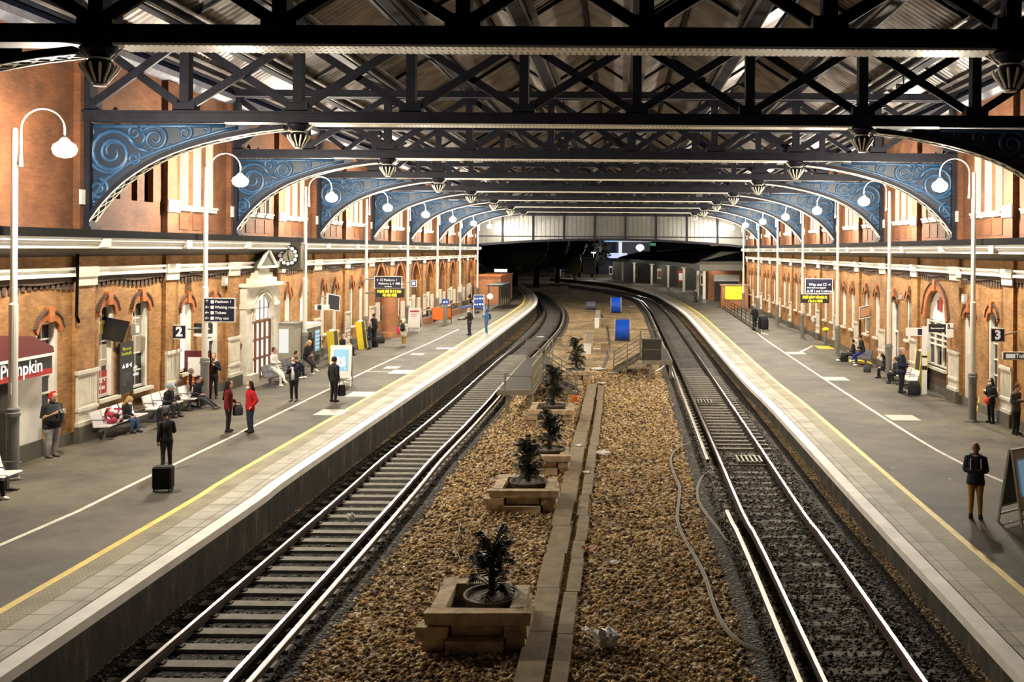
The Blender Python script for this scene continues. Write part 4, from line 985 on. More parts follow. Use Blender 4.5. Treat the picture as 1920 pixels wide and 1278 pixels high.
# ================================================================== platform furniture
def lamp_post(x, y, zf, sg, label):
    t = thing('lamp_post', label, 'lamp post', (x, y, zf), 0, 'tall platform lamp posts'); h = 9.0 - zf
    c = MB(); c.box(-.26, .26, -.04, .04, 0, .03)
    for a in range(4): c.hexa([(.13 * math.cos(a * PI / 2 + q) + (0), .13 * math.sin(a * PI / 2 + q), zz) for zz in (0, .12) for q in (0, .3, .5, .8)])
    c.lathe([(.17, 0), (.17, .05), (.15, .08), (.15, 1.62), (.18, 1.64), (.18, 1.72), (.165, 1.74), (.165, 1.82), (.14, 1.86)], 16); c.build('base_sleeve', M['grey_pole'], t)
    c = MB(); c.lathe([(.11, 1.8), (.11, 4.5), (.085, 4.55), (.075, h), (.03, h + .05)], 14)
    c.box(-.03, .03, -.13, -.08, 2.2, 2.5); c.build('pole', M['white_pole'], t)
    c = MB(); P = []
    for k in range(15):
        a = PI - PI * k / 14; P.append((sg * .17 + sg * (.56 + .56 * math.cos(a)), 0, h + .02 + .52 * math.sin(a)))
    P = [(sg * .17, 0, h - .95), (sg * .17, 0, h - .5)] + P + [(sg * 1.29, 0, h - .18)]
    c.tube(P, [.05, .028] + [.022] * (len(P) - 2), 7); c.box(sg * .05, sg * .17, -.02, .02, h - .9, h - .82); c.build('swan_neck', M['white_pole'], t)
    c = MB(); c.lathe([(.04, .10), (.07, .06), (.10, .02), (.13, -.03), (.135, -.05)], 16, (sg * 1.29, 0, h - .26)); c.build('lamp_hood', M['white_pole'], t, smooth=True)
    c = MB(); c.lathe([(.13, -.05), (.24, -.12), (.29, -.23), (.25, -.36), (.16, -.43), (.02, -.46)], 14, (sg * 1.29, 0, h - .26)); c.build('lamp_bowl', M['globe'], t, smooth=True)
LL_ = ['beside the seated figure with white trainers', 'carrying the numbered 2 sign', 'in front of the silver ticket machine', 'next to the first blue and amber departure signs', 'carrying the small blue square sign', 'beside the pair of arches with the black bollards', 'at the ramp with the orange panel', 'above the blue trolley poster']
LR_ = ['with the grey sleeve beside the numbered 3 sign', 'beside the bald man in navy', 'beside the seated man in blue jeans', 'at the amber departure board opposite', 'by the dark ramp railing', 'behind the dark standing figure at the railing', 'at the yellow banner end of the wall']
for k in range(8): lamp_post(-15.62, 24.0 + 11.06 * k, Z_L, 1, 'white swan-neck lamp post ' + LL_[k])
for k in range(7): lamp_post(13.32, 35.3 + 11.06 * k, Z_R, -1, 'white swan-neck lamp post ' + LR_[k])

def board(name, label, p, w, h, m, cat='sign', frame=None, dpt=.08, group=None, rz=0):
    t = thing(name, label, cat, p, rz, group)
    c = MB(); c.box(-w / 2, w / 2, -dpt / 2, dpt / 2, -h / 2, h / 2); c.build('panel', m, t)
    if frame is not None:
        c = MB(); f = .035
        for a in ((-w / 2 - f, w / 2 + f, h / 2, h / 2 + f), (-w / 2 - f, w / 2 + f, -h / 2 - f, -h / 2)): c.box(a[0], a[1], -dpt / 2 - .01, dpt / 2 + .01, a[2], a[3])
        for a in ((-w / 2 - f, -w / 2), (w / 2, w / 2 + f)): c.box(a[0], a[1], -dpt / 2 - .01, dpt / 2 + .01, -h / 2, h / 2)
        c.build('sign_frame', frame, t)
    return t
def bracket(t, q, name='bracket', r=.03, m='grey_pole'):
    c = MB(); c.tube([Vector(p) for p in q], r, 6); return c.build(name, M[m], t)
# signs hung from the second post
yb = 34.9
p = W(412, 581, yb); t = board('direction_sign', 'blue four line direction sign reading Platform 1, Waiting room, Tickets, Way out', p, 1.12, .84, M['navy'], frame=M['white'])
for k, s_ in enumerate(('Platform 1', 'Waiting room', 'Tickets', 'Way out')):
    z = .31 - k * .205
    text('lettering', s_, .145, M['letter'], t, (-.16, -.05, z), FACE_CAM, align='LEFT', bold=.002)
    c = MB(); c.box(-.32, -.20, -.05, -.045, z - .06, z + .06); c.build('pictogram', M['letter'], t)
    text('arrow', '\u2191' if k == 0 else '\u2190', .17, M['letter'], t, (-.45, -.05, z), FACE_CAM, bold=.004)
bracket(t, [(-15.62 - p.x, 35.06 - yb, .2), (-.45, .05, .2)])
p = W(337, 622, 34.7); t = board('platform_number_sign', 'square dark sign with white numeral 2 beside the dark station name board', p, .46, .46, M['navy'], frame=M['white'])
text('lettering', '2', .48, M['letter'], t, (0, -.05, 0), FACE_CAM, bold=.02); bracket(t, [(.2, .05, .1), (-15.62 - p.x, 35.06 - 34.7, .1)])
p = W(377, 615, 36.6); t = board('station_name_board', 'long dark name board reading Bournemouth behind the numbered 2 sign', p, 1.0, .38, M['black'], rz=-.25)
text('lettering', 'Bournemouth', .15, M['letter'], t, (0, -.05, 0), FACE_CAM); bracket(t, [(-.3, .05, .1), (-16.65 - p.x, .1, .1)])
c = MB(); c.box(-.55, .62, -.08, .12, -.32, -.22); c.build('strip_light', M['white'], t)
# blue sign and amber board over the platform
def gantry(px, py, w, h, y, label, rows, xpost, lpx, lpy, lw, lh, llabel, ltxt, zf):
    p = W(px, py, y); t = board('direction_sign', label, p, w, h, M['navy'], frame=M['white'])
    for (s_, sz, dx, dz, al) in rows: text('lettering', s_, sz, M['letter'], t, (dx * w, -.05, dz * h), FACE_CAM, align=al, bold=.002)
    bracket(t, [(xpost - p.x, 0, h * .3), (0, .06, h * .3)], r=.04)
    q = W(lpx, lpy, y); t2 = board('departure_board', llabel, q, lw, lh, M['black'], 'display', dpt=.3)
    rg = random.Random(int(px)); c = MB()
    for row, (zc, hw_) in enumerate(((lh * .2, lw * .46), (-lh * .25, lw * .26))):
        xx = -hw_
        while xx < hw_ - .05:
            wd = rg.uniform(.03, .075); hh_ = lh * rg.uniform(.12, .2); zz = zc + lh * rg.uniform(-.03, .03)
            c.box(xx, min(hw_, xx + wd), -.165, -.15, zz - hh_, zz + hh_); xx += wd + rg.choice((.012, .012, .05))
    c.build('led_characters', M['led'], t2)
    c = MB(); c.box(-lw / 2 - .03, lw / 2 + .03, -.17, .17, lh / 2, lh / 2 + .05); c.box(-.04, .04, -.03, .03, lh / 2, (p.z - q.z) - h / 2); c.build('casing', M['grey_pole'], t2)
    bracket(t2, [(xpost - q.x, 0, 0), (0, .1, 0)], r=.05)
gantry(728, 529, 1.62, .68, 57.0, 'blue sign reading Platform 1 above the amber board near the red A-board', [('\u2190 \u25a1 Platform 1', .19, -.44, .2, 'LEFT'), ('Platforms 3, 4', .165, -.36, -.12, 'LEFT'), ('\u25a0\u25a0 \u25b2', .15, .28, -.12, 'LEFT'), ('via subway', .1, 0, -.36, 'CENTER')], -15.62, 732, 549, 1.66, .52, 'amber departure board under the blue Platform 1 sign', ('Calling at: Weymouth', '16:54:10'), 0)
gantry(1535, 536, 1.72, .90, 60.5, 'blue sign reading Way out and 1 and 2 subway above an amber board', [('Way out \u25a1 \u2192', .24, .46, .1, 'RIGHT'), ('when train not stopped', .13, -.46, -.12, 'LEFT'), ('\u25b2 \u25a0 1 and 2 subway', .19, -.46, -.36, 'LEFT')], 13.32, 1528, 560, 1.80, .54, 'amber departure board under the blue Way out sign', ('Platform 3 London', '16:54:08'), 0)
# wall screens
p = W(212, 618, 30.6)
t = board('wall_monitor', 'black flat monitor tilted on a wall arm over the seated blonde figure', (p.x, p.y, p.z), .92, .72, M['black_gloss'], 'monitor', rz=-.12); t.rotation_euler = (-.3, .16, -.12)
bracket(t, [(0, .06, .2), (-.3, .3, .35), (-.45, .2, .5), (-.7, -.3, .55)], r=.04)
p = W(625, 567, 47.5); t = board('wall_monitor', 'black flat monitor seen edge on over the silver vending machine', p, .7, .75, M['black_gloss'], 'monitor', frame=M['white'], rz=.9); t.rotation_euler = (-.2, .2, .95)
bracket(t, [(0, .06, .2), (-.5, .3, .3)], r=.04)
p = W(604, 576, 46.6); t = board('loop_sign', 'white hearing loop sign over the vending machines', p, .72, .27, M['white'])
c = MB(); c.box(-.22, -.02, -.05, -.042, -.11, .11); c.build('ear_symbol', M['navy'], t); bracket(t, [(0, .05, 0), (-.2, .6, .1)])
p = W(776, 531, 66.0); t = board('square_sign', 'small blue square sign on the post above the red A-board', p, .34, .4, M['blue_sign'], frame=M['white'])
c = MB(); c.box(-.1, .1, -.05, -.045, -.1, .12); c.build('pictogram', M['letter'], t); bracket(t, [(0, .05, 0), (-15.62 - p.x, 2.2, 0)])
p = W(835, 566, 74.0); t = thing('blue_post_sign', 'small blue arrow sign on its own grey post by the bollards', 'sign', (p.x, p.y, 0))
c = MB(); c.box(-.28, .28, -.05, .05, p.z - .2, p.z + .24); c.build('panel', M['blue_sign'], t); c = MB(); c.cyl((0, 0, 0), (0, 0, p.z - .2), .17, 8); c.build('post', M['grey_pole'], t)
text('lettering', '\u25b2\u25c4', .2, M['letter'], t, (0, -.06, p.z), FACE_CAM)
p = W(898, 565, 82.0); t = thing('trolley_poster', 'blue poster board on two legs behind the parked trolleys', 'sign', (p.x, p.y, 0))
c = MB(); c.box(-.42, .42, -.04, .04, p.z - .55, p.z + .55); c.build('panel', M['blue_sign'], t)
c = MB(); c.box(-.46, -.42, -.05, .05, 0, p.z + .58); c.box(.42, .46, -.05, .05, 0, p.z + .58); c.box(-.46, .46, -.05, .05, p.z + .55, p.z + .59); c.build('frame', M['white'], t)
for k in range(2):
    text('lettering', '\u25b2\u25b2 \u25a0 \u25ba', .2, M['letter'], t, (0, -.05, p.z + .25 - .5 * k), FACE_CAM)
# right side signs
def right_w(px, py, off): return W(px, py, (14.45 - off) * F_PX / (uv(px, py)[0]))
p = W(1870, 628, 33.6); t = board('platform_number_sign', 'square dark sign with white numeral 3 over the woman in dark coat', p, .45, .42, M['navy'], frame=M['white'])
text('lettering', '3', .44, M['letter'], t, (0, -.05, 0), FACE_CAM, bold=.02); bracket(t, [(0, .05, 0), (.3, .1, 0), (14.4 - p.x, .3, .1)])
p = W(1908, 667, 31.5); t = board('toilets_sign', 'white framed sign reading Toilets at the picture edge', p, .95, .2, M['iron_light'], frame=M['white'])
text('lettering', 'Toilets', .19, M['letter'], t, (.18, -.05, 0), FACE_CAM, bold=.004); bracket(t, [(0, .05, 0), (14.35 - p.x, .2, 0)])
c = MB(); c.box(-.42, -.1, -.05, -.045, -.07, .07); c.build('pictogram', M['letter'], t)
p = W(1757, 615, 41.0); t = board('station_name_board', 'dark name board reading Bournemouth across the arched shop window', p, .72, .36, M['black'])
text('lettering', 'Bournemouth', .105, M['letter'], t, (0, -.05, .0), FACE_CAM); bracket(t, [(.2, .05, 0), (14.4 - p.x, .3, 0)])
p = W(1785, 619, 40.2); t = board('notice_sign', 'white notice with a small numeral 3 next to the dark name board', p, .56, .62, M['white'], rz=.3)
text('lettering', '3', .26, M['navy'], t, (-.2, -.05, .16), FACE_CAM, bold=.01); text('lettering', 'Bournemouth', .075, M['navy'], t, (.08, -.05, .1), FACE_CAM); bracket(t, [(.2, .05, 0), (14.3 - p.x, .2, 0)])
p = G(1733, 738, Z_R); t = thing('help_point_post', 'white square post with black bands and a hearing loop panel', 'post', p)
h = W(1733, 612, p.y).z - Z_R
c = MB(); c.box(-.09, .09, -.09, .09, 0, h); c.build('post', M['white'], t)
c = MB(); c.box(-.095, .095, -.095, .095, h * .36, h * .42); c.box(-.095, .095, -.095, .095, h * .54, h * .57); c.build('bands', M['black'], t)
c = MB(); c.box(-.85, -.09, -.04, .04, h - .42, h - .06); c.build('panel', M['white'], t)
c = MB(); c.box(-.33, -.13, -.05, -.042, h - .38, h - .1); c.build('ear_symbol', M['navy'], t)
p = W(1623, 585, 54.5); t = board('wall_monitor', 'tilted monitor showing orange text beyond the seated man in blue jeans', p, .8, .66, M['black_gloss'], 'monitor', frame=M['white'], rz=-.9); t.rotation_euler = (-.25, -.2, -.95)
c = MB(); c.box(-.34, .34, -.06, -.045, -.27, .27); c.build('screen', emis('screen_orange', (1, .35, .08), .5), t); bracket(t, [(0, .06, .2), (.5, .3, .3)], r=.04)
p = W(1376, 549, 104.0)
t = thing('subway_banner', 'bright yellow banner about the subway on the ramp wall', 'banner', (p.x, 104.065, p.z)); 
c = MB(); c.box(-.95, .95, -.03, .03, -.72, .72); c.build('panel', M['yellow_banner'], t)
for k, s_ in enumerate(('SUBWAY', 'STEP FREE', 'ACCESS')): text('lettering', s_, .36, M['iron_light'], t, (0, -.04, .42 - k * .44), FACE_CAM)
# projecting station clock
p = W(543, 479, 45.4); t = thing('station_clock', 'big square black station clock with white roman dial on the wall', 'clock', p)
c = MB(); c.box(-.6, .6, -.2, .2, -.63, .63); c.box(-.64, .64, -.22, .22, .57, .65); c.box(-.64, .64, -.22, .22, -.65, -.57); c.build('case', mat('clock_case', (.05, .04, .022), .5), t)
c = MB(); c.tube([(.5 * math.cos(2 * PI * k / 28), -.205, .5 * math.sin(2 * PI * k / 28)) for k in range(29)], .03, 5); c.build('bezel', M['black'], t)
c = MB(); c.cyl((0, -.2, 0), (0, -.21, 0), .49, 28); c.build('dial', M['black'], t)
for k in range(12):
    a = PI / 2 - k * PI / 6; c = MB(); c.cyl((.39 * math.cos(a), -.21, .39 * math.sin(a)), (.39 * math.cos(a), -.225, .39 * math.sin(a)), .085, 12)
    o = c.build('hour_mark', M['letter'], t)
    text('numeral', 'XII I II III IV V VI VII VIII IX X XI'.split()[k], .09, M['black'], o, (.39 * math.cos(a), -.228, .39 * math.sin(a)), (PI / 2, 0, 0))
c = MB(); c.cyl((0, -.21, 0), (0, -.222, 0), .28, 20); c.build('dial_centre', M['cream'], t)
c = MB(); c.bar((0, -.24, -.06), (.02, -.24, .38), .03, .05); c.build('minute_hand', M['black'], t)
c = MB(); c.bar((0, -.235, .04), (.05, -.235, -.24), .03, .06); c.build('hour_hand', M['black'], t)
# white stone portal
t = thing('stone_portal', 'carved white stone doorway with pediment beside the station clock', 'doorway', (-16.75, 43.0, 0))
c = MB(); HB = 4.25
for a, b in ((-2.0, -1.25), (1.25, 2.0)): c.box(-.1, .30, a, b, 0, 3.4); c.box(-.1, .40, a - .06, b + .06, 3.3, 3.5); c.box(-.1, .55, a - .08, b + .08, 0, .4)
n = 14
for k in range(n):
    a0, a1 = PI * k / n, PI * (k + 1) / n; y0_, y1_ = -1.25 * math.cos(a0), -1.25 * math.cos(a1); z0_, z1_ = 2.7 + 1.25 * math.sin(a0), 2.7 + 1.25 * math.sin(a1)
    c.hexa([(-.1, y0_, z0_), (.30, y0_, z0_), (.30, y1_, z1_), (-.1, y1_, z1_), (-.1, y0_, HB), (.30, y0_, HB), (.30, y1_, HB), (-.1, y1_, HB)])
c.box(-.1, .30, -2.0, -1.25, 3.4, HB); c.box(-.1, .30, 1.25, 2.0, 3.4, HB); c.box(-.1, .55, -2.1, 2.1, HB, HB + .16)
c.build('surround', M['stone'], t)
c = MB(); c.tube([(.31, -1.2 * math.cos(PI * k / 16), 2.7 + 1.2 * math.sin(PI * k / 16)) for k in range(17)], .08, 6); c.tube([(.31, -1.45 * math.cos(PI * k / 16), 2.7 + 1.4 * math.sin(PI * k / 16)) for k in range(17)], .05, 6); c.build('arch_moulding', M['stone'], t)
c = MB(); c.box(-.1, .4, -1.3, 1.3, HB + .16, HB + .38); c.box(-.1, .36, -.9, .9, HB + .38, HB + .62); c.box(-.1, .32, -.6, .6, HB + .62, HB + .9); c.build('stepped_gable', M['stone'], t)
c = MB(); c.prism([(-1.0, 5.15), (1.0, 5.15), (0, 5.88)], lambda p, a: (a, p[0], p[1]), 0, .45); c.build('pediment', M['soffit'], t)
c = MB(); c.bar((.48, -1.08, 5.15), (.48, 0, 5.93), .12, .1); c.bar((.48, 1.08, 5.15), (.48, 0, 5.93), .12, .1); c.bar((.48, -1.12, 5.13), (.48, 1.12, 5.13), .12, .1); c.build('pediment_moulding', M['white_paint'], t)
c = MB(); c.box(.05, .09, -1.25, 1.25, 0, 2.6); c.build('lit_glass', M['lit'], t)
c = MB(); c.prism([(1.25 * math.cos(PI * k / 12), 2.7 + 1.2 * math.sin(PI * k / 12)) for k in range(13)], lambda p, a: (a, p[0], p[1]), .05, .09); c.build('fanlight', M['lit'], t)
c = MB()
for q in (-1.2, -.62, -.06, .5, 1.1): c.box(.09, .17, q, q + .11, 0, 2.65)
for q in (0, .9, 1.75, 2.55): c.box(.09, .16, -1.25, 1.25, q, q + .1)
for q in range(5): c.box(.09, .12, -1.0 + q * .5, -.97 + q * .5, 2.7, 3.8)
c.box(.09, .12, -1.2, 1.2, 3.2, 3.23); c.build('door_frame', M['wood'], t)

# kiosk front with red fascia
t = thing('kiosk_front', 'kiosk entrance with arched maroon awning and red name fascia', 'kiosk', (-16.75, 24.3, 0))
c = MB(); c.prism([(-2.4, 0), (2.4, 0), (2.35, .2), (1.4, .58), (0, .72), (-1.4, .58), (-2.35, .2)], lambda p, a: (a, p[0], 2.95 + p[1]), 0, .55); c.build('awning', M['maroon'], t)
c = MB(); c.box(0, .56, -2.42, 2.42, 2.90, 2.98); c.build('awning_edge', M['white'], t)
c = MB(); c.box(0, .5, -2.38, 2.38, 2.38, 2.9); c.box(0, .505, -2.39, 2.39, 2.38, 2.55, 1); c.build('fascia', [M['black'], M['red']], t)
text('lettering', 'Pumpkin', .52, M['letter'], t, (.515, 1.02, 2.66), FACE_PX, bold=.006)
c = MB(); c.box(0, .2, 1.3, 2.4, .5, 2.38); c.box(0, .2, -2.4, 0.2, .5, 2.38); c.build('white_panel', M['white_paint'], t)
c = MB(); c.box(0, .26, 1.28, 2.42, 0, .5); c.build('panel_plinth', M['soffit'], t)
c = MB(); c.box(0, .1, .3, 1.2, 0, 2.3); c.build('doorway', M['glass'], t)

def bench(name, label, loc, n, sg, m, group, back=True, pitch=.62):
    t = thing(name, label, 'bench', loc, 0, group)          # seats face sg*X, laid out along Y
    c = MB(); L_ = n * pitch
    c.box(-.03, .03, -L_ / 2, L_ / 2, .28, .34)
    for y in (-L_ / 2 + .25, L_ / 2 - .25): c.box(-.04, .04, y - .05, y + .05, 0, .3); c.box(-.3, .3, y - .04, y + .04, 0, .04)
    c.build('beam', M['iron_light'], t)
    for k in range(n):
        y0 = -L_ / 2 + k * pitch + .03; y1 = y0 + pitch - .06
        c = MB(); c.prism([(-.24, .43), (.24, .45), (.26, .42), (.24, .41), (-.24, .39)], lambda p, a: (sg * p[0], a, p[1]), y0, y1); c.build('seat', m, t)
        if back: c = MB(); c.prism([(-.24, .41), (-.36, .86), (-.33, .87), (-.20, .43)], lambda p, a: (sg * p[0], a, p[1]), y0, y1); c.build('backrest', m, t)
    c = MB()
    for k in range(n + 1):
        y = -L_ / 2 + k * pitch; c.tube([(sg * -.22, y, .42), (sg * -.24, y, .64), (sg * .15, y, .64), (sg * .2, y, .60)], .018, 5)
    c.build('armrests', M['iron_light'], t)
    return t
g1 = 'white metal benches on the platforms'
bench('bench', 'white metal bench under the poster windows with the blonde seated figure', (-16.1, 30.1, 0), 4, 1, M['seat_white'], g1)
bench('bench', 'white metal bench with the seated figure in a pale blue cap', (-16.1, 32.95, 0), 3, 1, M['seat_white'], g1)
bench('bench', 'white metal bench with the striped jacket figure beside the second lamp post', (-15.9, 35.0 - .2, 0), 2, 1, M['seat_white'], g1)
bench('bench', 'white metal bench at the picture edge with the white trainers', (-15.1, 22.3, 0), 3, 1, M['seat_white'], g1)
bench('bench', 'dark metal bench in front of the white stone doorway', (-15.2, 41.2, 0), 3, 1, M['iron_light'], 'dark metal benches')
bench('bench', 'dark metal bench beyond the woman in white clothes', (-15.2, 43.6, 0), 3, 1, M['iron_light'], 'dark metal benches')
bench('bench', 'dark metal bench with the elderly group near the clock advertisement board', (-15.6, 51.5, 0), 3, 1, M['iron_light'], 'dark metal benches')
bench('bench', 'dark bench with the stretched out figure at the far shelter', (-13.7, 88.5, 0), 4, 1, M['iron_light'], 'dark metal benches')
bench('bench', 'white metal bench behind the bald man in navy', (13.6, 44.3, Z_R), 3, -1, M['seat_white'], g1)
bench('bench', 'white metal bench with the long haired seated figure', (13.6, 47.0, Z_R), 2, -1, M['seat_white'], g1)
bench('bench', 'dark metal bench with the seated man in blue jeans', (13.7, 53.2, Z_R), 4, -1, M['iron_light'], 'dark metal benches')

def a_board(name, label, p, w, h, rz, face, frame):
    t = thing(name, label, 'A-board', p, rz, 'standing A-boards'); leg = .22 * h
    for s_ in (-1, 1):
        c = MB(); y = lambda z: s_ * (.03 + (h - z) * .16)
        for x in (-w / 2, w / 2): c.bar((x, y(0), 0), (x, y(h), h), .04, .05)
        for z in (h, leg, leg * .5): c.bar((-w / 2, y(z), z), (w / 2, y(z), z), .04, .04)
        c.build('frame', frame, t)
        c = MB(); c.hexa([(-w / 2, y(leg) - .012, leg), (w / 2, y(leg) - .012, leg), (w / 2, y(leg) + .012, leg), (-w / 2, y(leg) + .012, leg), (-w / 2, y(h) - .012, h), (w / 2, y(h) - .012, h), (w / 2, y(h) + .012, h), (-w / 2, y(h) + .012, h)])
        c.build('poster_panel', face if s_ < 0 else M['black'], t)
    return t, leg
p = G(640, 723, 0); t, lg = a_board('a_board', 'white A-board with blue alarm clock poster beside the man in black', p, .86, 1.75, .12, M['white'], M['white'])
c = MB(); tl = .16; yy = lambda z: -(.03 + (1.75 - z) * .16) - .02
c.hexa([(-.32, yy(.68), .68), (.32, yy(.68), .68), (.32, yy(.68) + .005, .68), (-.32, yy(.68) + .005, .68), (-.32, yy(1.6), 1.6), (.32, yy(1.6), 1.6), (.32, yy(1.6) + .005, 1.6), (-.32, yy(1.6) + .005, 1.6)]); c.build('poster', M['poster'], t)
c = MB(); c.cyl((0, yy(1.0) - .02, 1.0), (0, yy(1.0), 1.0), .21, 20); c.cyl((-.12, yy(1.22) - .02, 1.22), (-.12, yy(1.22), 1.22), .07, 10); c.cyl((.12, yy(1.22) - .02, 1.22), (.12, yy(1.22), 1.22), .07, 10)
for sx_ in (-1, 1): c.bar((sx_ * .15, yy(.8), .82), (sx_ * .2, yy(.75), .74), .03, .03)
c.build('clock_picture', M['letter'], t)
c = MB(); c.bar((0, yy(1.0) - .026, 1.0), (0, yy(1.1) - .03, 1.13), .02, .02); c.bar((0, yy(1.0) - .026, 1.0), (.08, yy(1.0) - .03, 1.02), .02, .02); c.build('clock_hands', M['navy'], t)
p = G(778, 623, 0); t, lg = a_board('a_board', 'white A-board with small red heading near the woman in the white coat', p, .86, 1.75, -.1, M['white'], M['white'])
c = MB()
for k, (a_, b_) in enumerate(((-.32, -.2), (-.17, -.05), (-.02, .12), (.15, .3))): c.box(a_, b_, -.125, -.09, 1.46, 1.58)
for k in range(2): c.box(-.25, .22 - .1 * k, -.16 - .02 * k, -.10, 1.3 - .12 * k, 1.325 - .12 * k)
c.build('red_heading', M['red'], t)
p = G(1906, 990, Z_R); t, lg = a_board('a_board', 'black backed A-board with pale poster at the picture edge beside the khaki man', Vector((p.x + .36, p.y + .55, Z_R)), .95, 1.75, .6, M['white'], M['cream'])
c = MB(); c.hexa([(-.33, -.25, .7), (.33, -.25, .7), (.33, -.245, .7), (-.33, -.245, .7), (-.33, -.12, 1.5), (.33, -.12, 1.5), (.33, -.115, 1.5), (-.33, -.115, 1.5)]); c.build('poster', M['poster'], t)

# machines by the third post
t = thing('ticket_machine_cabin', 'white and grey ticket machine cabin behind the third lamp post', 'ticket machine', (-16.3, 45.9, 0))
c = MB(); c.box(-.4, .55, -.95, .55, 0, 2.3); c.build('body', M['cream'], t)
c = MB(); c.box(-.3, .3, -.97, -.95, .95, 2.1); c.build('screen_panel', emis('panel_lit', (1, .98, .9), .8), t)
c = MB(); c.box(-.42, .6, -1.0, .6, 2.3, 2.38); c.build('roof_lip', M['grey_pole'], t)
def vending(y, label, front, shelves):
    t = thing('vending_machine', label, 'vending machine', (-16.15, y, 0), 0, 'vending machines')
    c = MB(); c.box(-.45, .4, -.48, .48, .05, 1.95); c.box(-.4, .36, -.44, .44, 0, .05); c.build('body', M['grey_pole'], t)
    c = MB(); c.box(.4, .42, -.4, .25, .7, 1.75); c.build('window', front, t)
    c = MB()
    for k in range(5): c.box(.42, .43, -.4, .25, .75 + k * .2, .78 + k * .2)
    c.box(.42, .44, -.38, .22, .2, .5); c.box(.42, .44, .29, .44, .8, 1.4); c.build('trays', M['black'], t)
    c = MB(); c.box(-.46, .43, -.49, .49, 1.95, 2.15); c.build('top_box', M['white'], t)
vending(47.3, 'grey drinks machine with dark window next to the ticket machine cabin', M['black_gloss'], 1)
vending(48.5, 'grey drinks machine with pale blue lit window below the edge-on monitor', emis('vend_lit', (.55, .85, 1), .7), 1)
def ramp(px, py, h, zf, label, tilt, sgx):
    p = G(px, py, zf); t = thing('boarding_ramp', label, 'boarding ramp', p, 0, 'folded boarding ramps')
    c = MB(); c.hexa([(-.16, -.38, 0), (.16, -.38, 0), (.16, .38, 0), (-.16, .38, 0)] + [(a + sgx * tilt, b, h) for a, b in ((-.16, -.38), (.16, -.38), (.16, .38), (-.16, .38))]); c.build('board', M['black'], t)
    for s_ in (-1, 1):
        c = MB(); c.hexa([(-.17, s_ * .38 - .05, 0), (.17, s_ * .38 - .05, 0), (.17, s_ * .38 + .05, 0), (-.17, s_ * .38 + .05, 0)] + [(a + sgx * tilt, b, h + .02) for a, b in ((-.17, s_ * .38 - .05), (.17, s_ * .38 - .05), (.17, s_ * .38 + .05), (-.17, s_ * .38 + .05))]); c.build('yellow_edge', M['yellow'], t)
    c = MB(); c.box(-.1 + sgx * tilt, .1 + sgx * tilt, -.2, .2, h, h + .08); c.build('handle_end', M['white'], t)
ramp(628, 682, 1.7, 0, 'black boarding ramp with yellow edges beside the pale lit drinks machine', .15, -1)
ramp(681, 653, 1.6, 0, 'black boarding ramp with yellow edges behind the elderly seated group', .2, -1)
ramp(1723, 728, 1.75, Z_R, 'black boarding ramp with yellow edges behind the bald man in navy', .15, 1)
ramp(1832, 768, 1.75, Z_R, 'black boarding ramp with yellow edges beside the masked woman in the dark coat', .3, 1)
t = thing('round_pier', 'round red brown pier with ringed cap under the amber board by the red A-board', 'pier', (-15.7, 63.6, 0)); c = MB(); c.lathe([(.62, 0), (.62, .3), (.52, .4), (.52, 2.7), (.62, 2.8), (.62, 2.95), (.54, 3.0), (.54, 3.3)], 18); c.build('shaft', M['brick_plain'], t, smooth=False); c = MB(); c.lathe([(.66, 2.98), (.7, 3.02), (.66, 3.08)], 18); c.build('cap_ring', M['stone'], t)
def post_thing(name, label, cat, p, h, r, m, head=None):
    t = thing(name, label, cat, p); c = MB(); c.cyl((0, 0, 0), (0, 0, h), r, 10); c.build('post', m, t)
    if head: head(t, h)
    return t
p = G(1227, 0, 0) if False else None
post_thing('bollard', 'black bollard nearer the grey lamp sleeve by the far arches', 'bollard', G(889, 0, 0) if False else Vector((-15.9, 76.6, 0)), .95, .08, M['black'])
post_thing('bollard', 'black bollard between the other bollard and the blue post sign', 'bollard', Vector((-15.3, 76.6, 0)), .95, .08, M['black'])
t = post_thing('litter_bin', 'yellow topped litter stand by the seated pair in black', 'bin', G(474, 702, 0), 1.0, .13, M['grey_pole']); c = MB(); c.ball((0, 0, 1.1), (.26, .26, .16)); c.build('bag_top', M['c_lime'], t)
t = post_thing('litter_bin', 'yellow topped stand in the far seating recess under the Way out sign', 'bin', G(1548, 646, Z_R), 1.0, .1, M['grey_pole']); c = MB(); c.ball((0, 0, 1.05), (.24, .24, .14)); c.build('bag_top', M['c_lime'], t)
t = post_thing('mirror_stand', 'round white disc on a thin stand below the amber Way out board', 'stand', G(1526, 633, Z_R), 1.25, .04, M['grey_pole']); c = MB(); c.cyl((0, -.03, 1.4), (0, .03, 1.4), .24, 16); c.build('disc', M['white'], t)
t = thing('white_parcel_box', 'white letter box on a grey pedestal beside the white clothed woman', 'box', G(420, 722, 0)); c = MB(); c.box(-.14, .14, -.14, .14, 0, 1.35); c.build('pedestal', M['grey_pole'], t); c = MB(); c.box(-.22, .22, -.2, .2, 1.35, 1.8); c.build('box', M['cream'], t)
t = thing('notice_case', 'maroon door board with a white notice beside the orange vest man', 'notice board', (-16.2, 36.2, 0)); c = MB(); c.box(-.1, .3, -.06, .06, 0, 2.0); c.box(-.7, .3, -.05, .05, 0, 2.0); c.build('board', M['maroon'], t); c = MB(); c.box(-.55, .2, -.075, -.05, 1.0, 1.75); c.build('notice', M['white'], t)
t = thing('poster_board', 'black poster board with yellow heading between the two shop windows', 'poster', (-16.7, 31.42, 1.95)); c = MB(); c.box(0, .08, -.42, .42, -.85, .85); c.build('panel', M['black'], t)
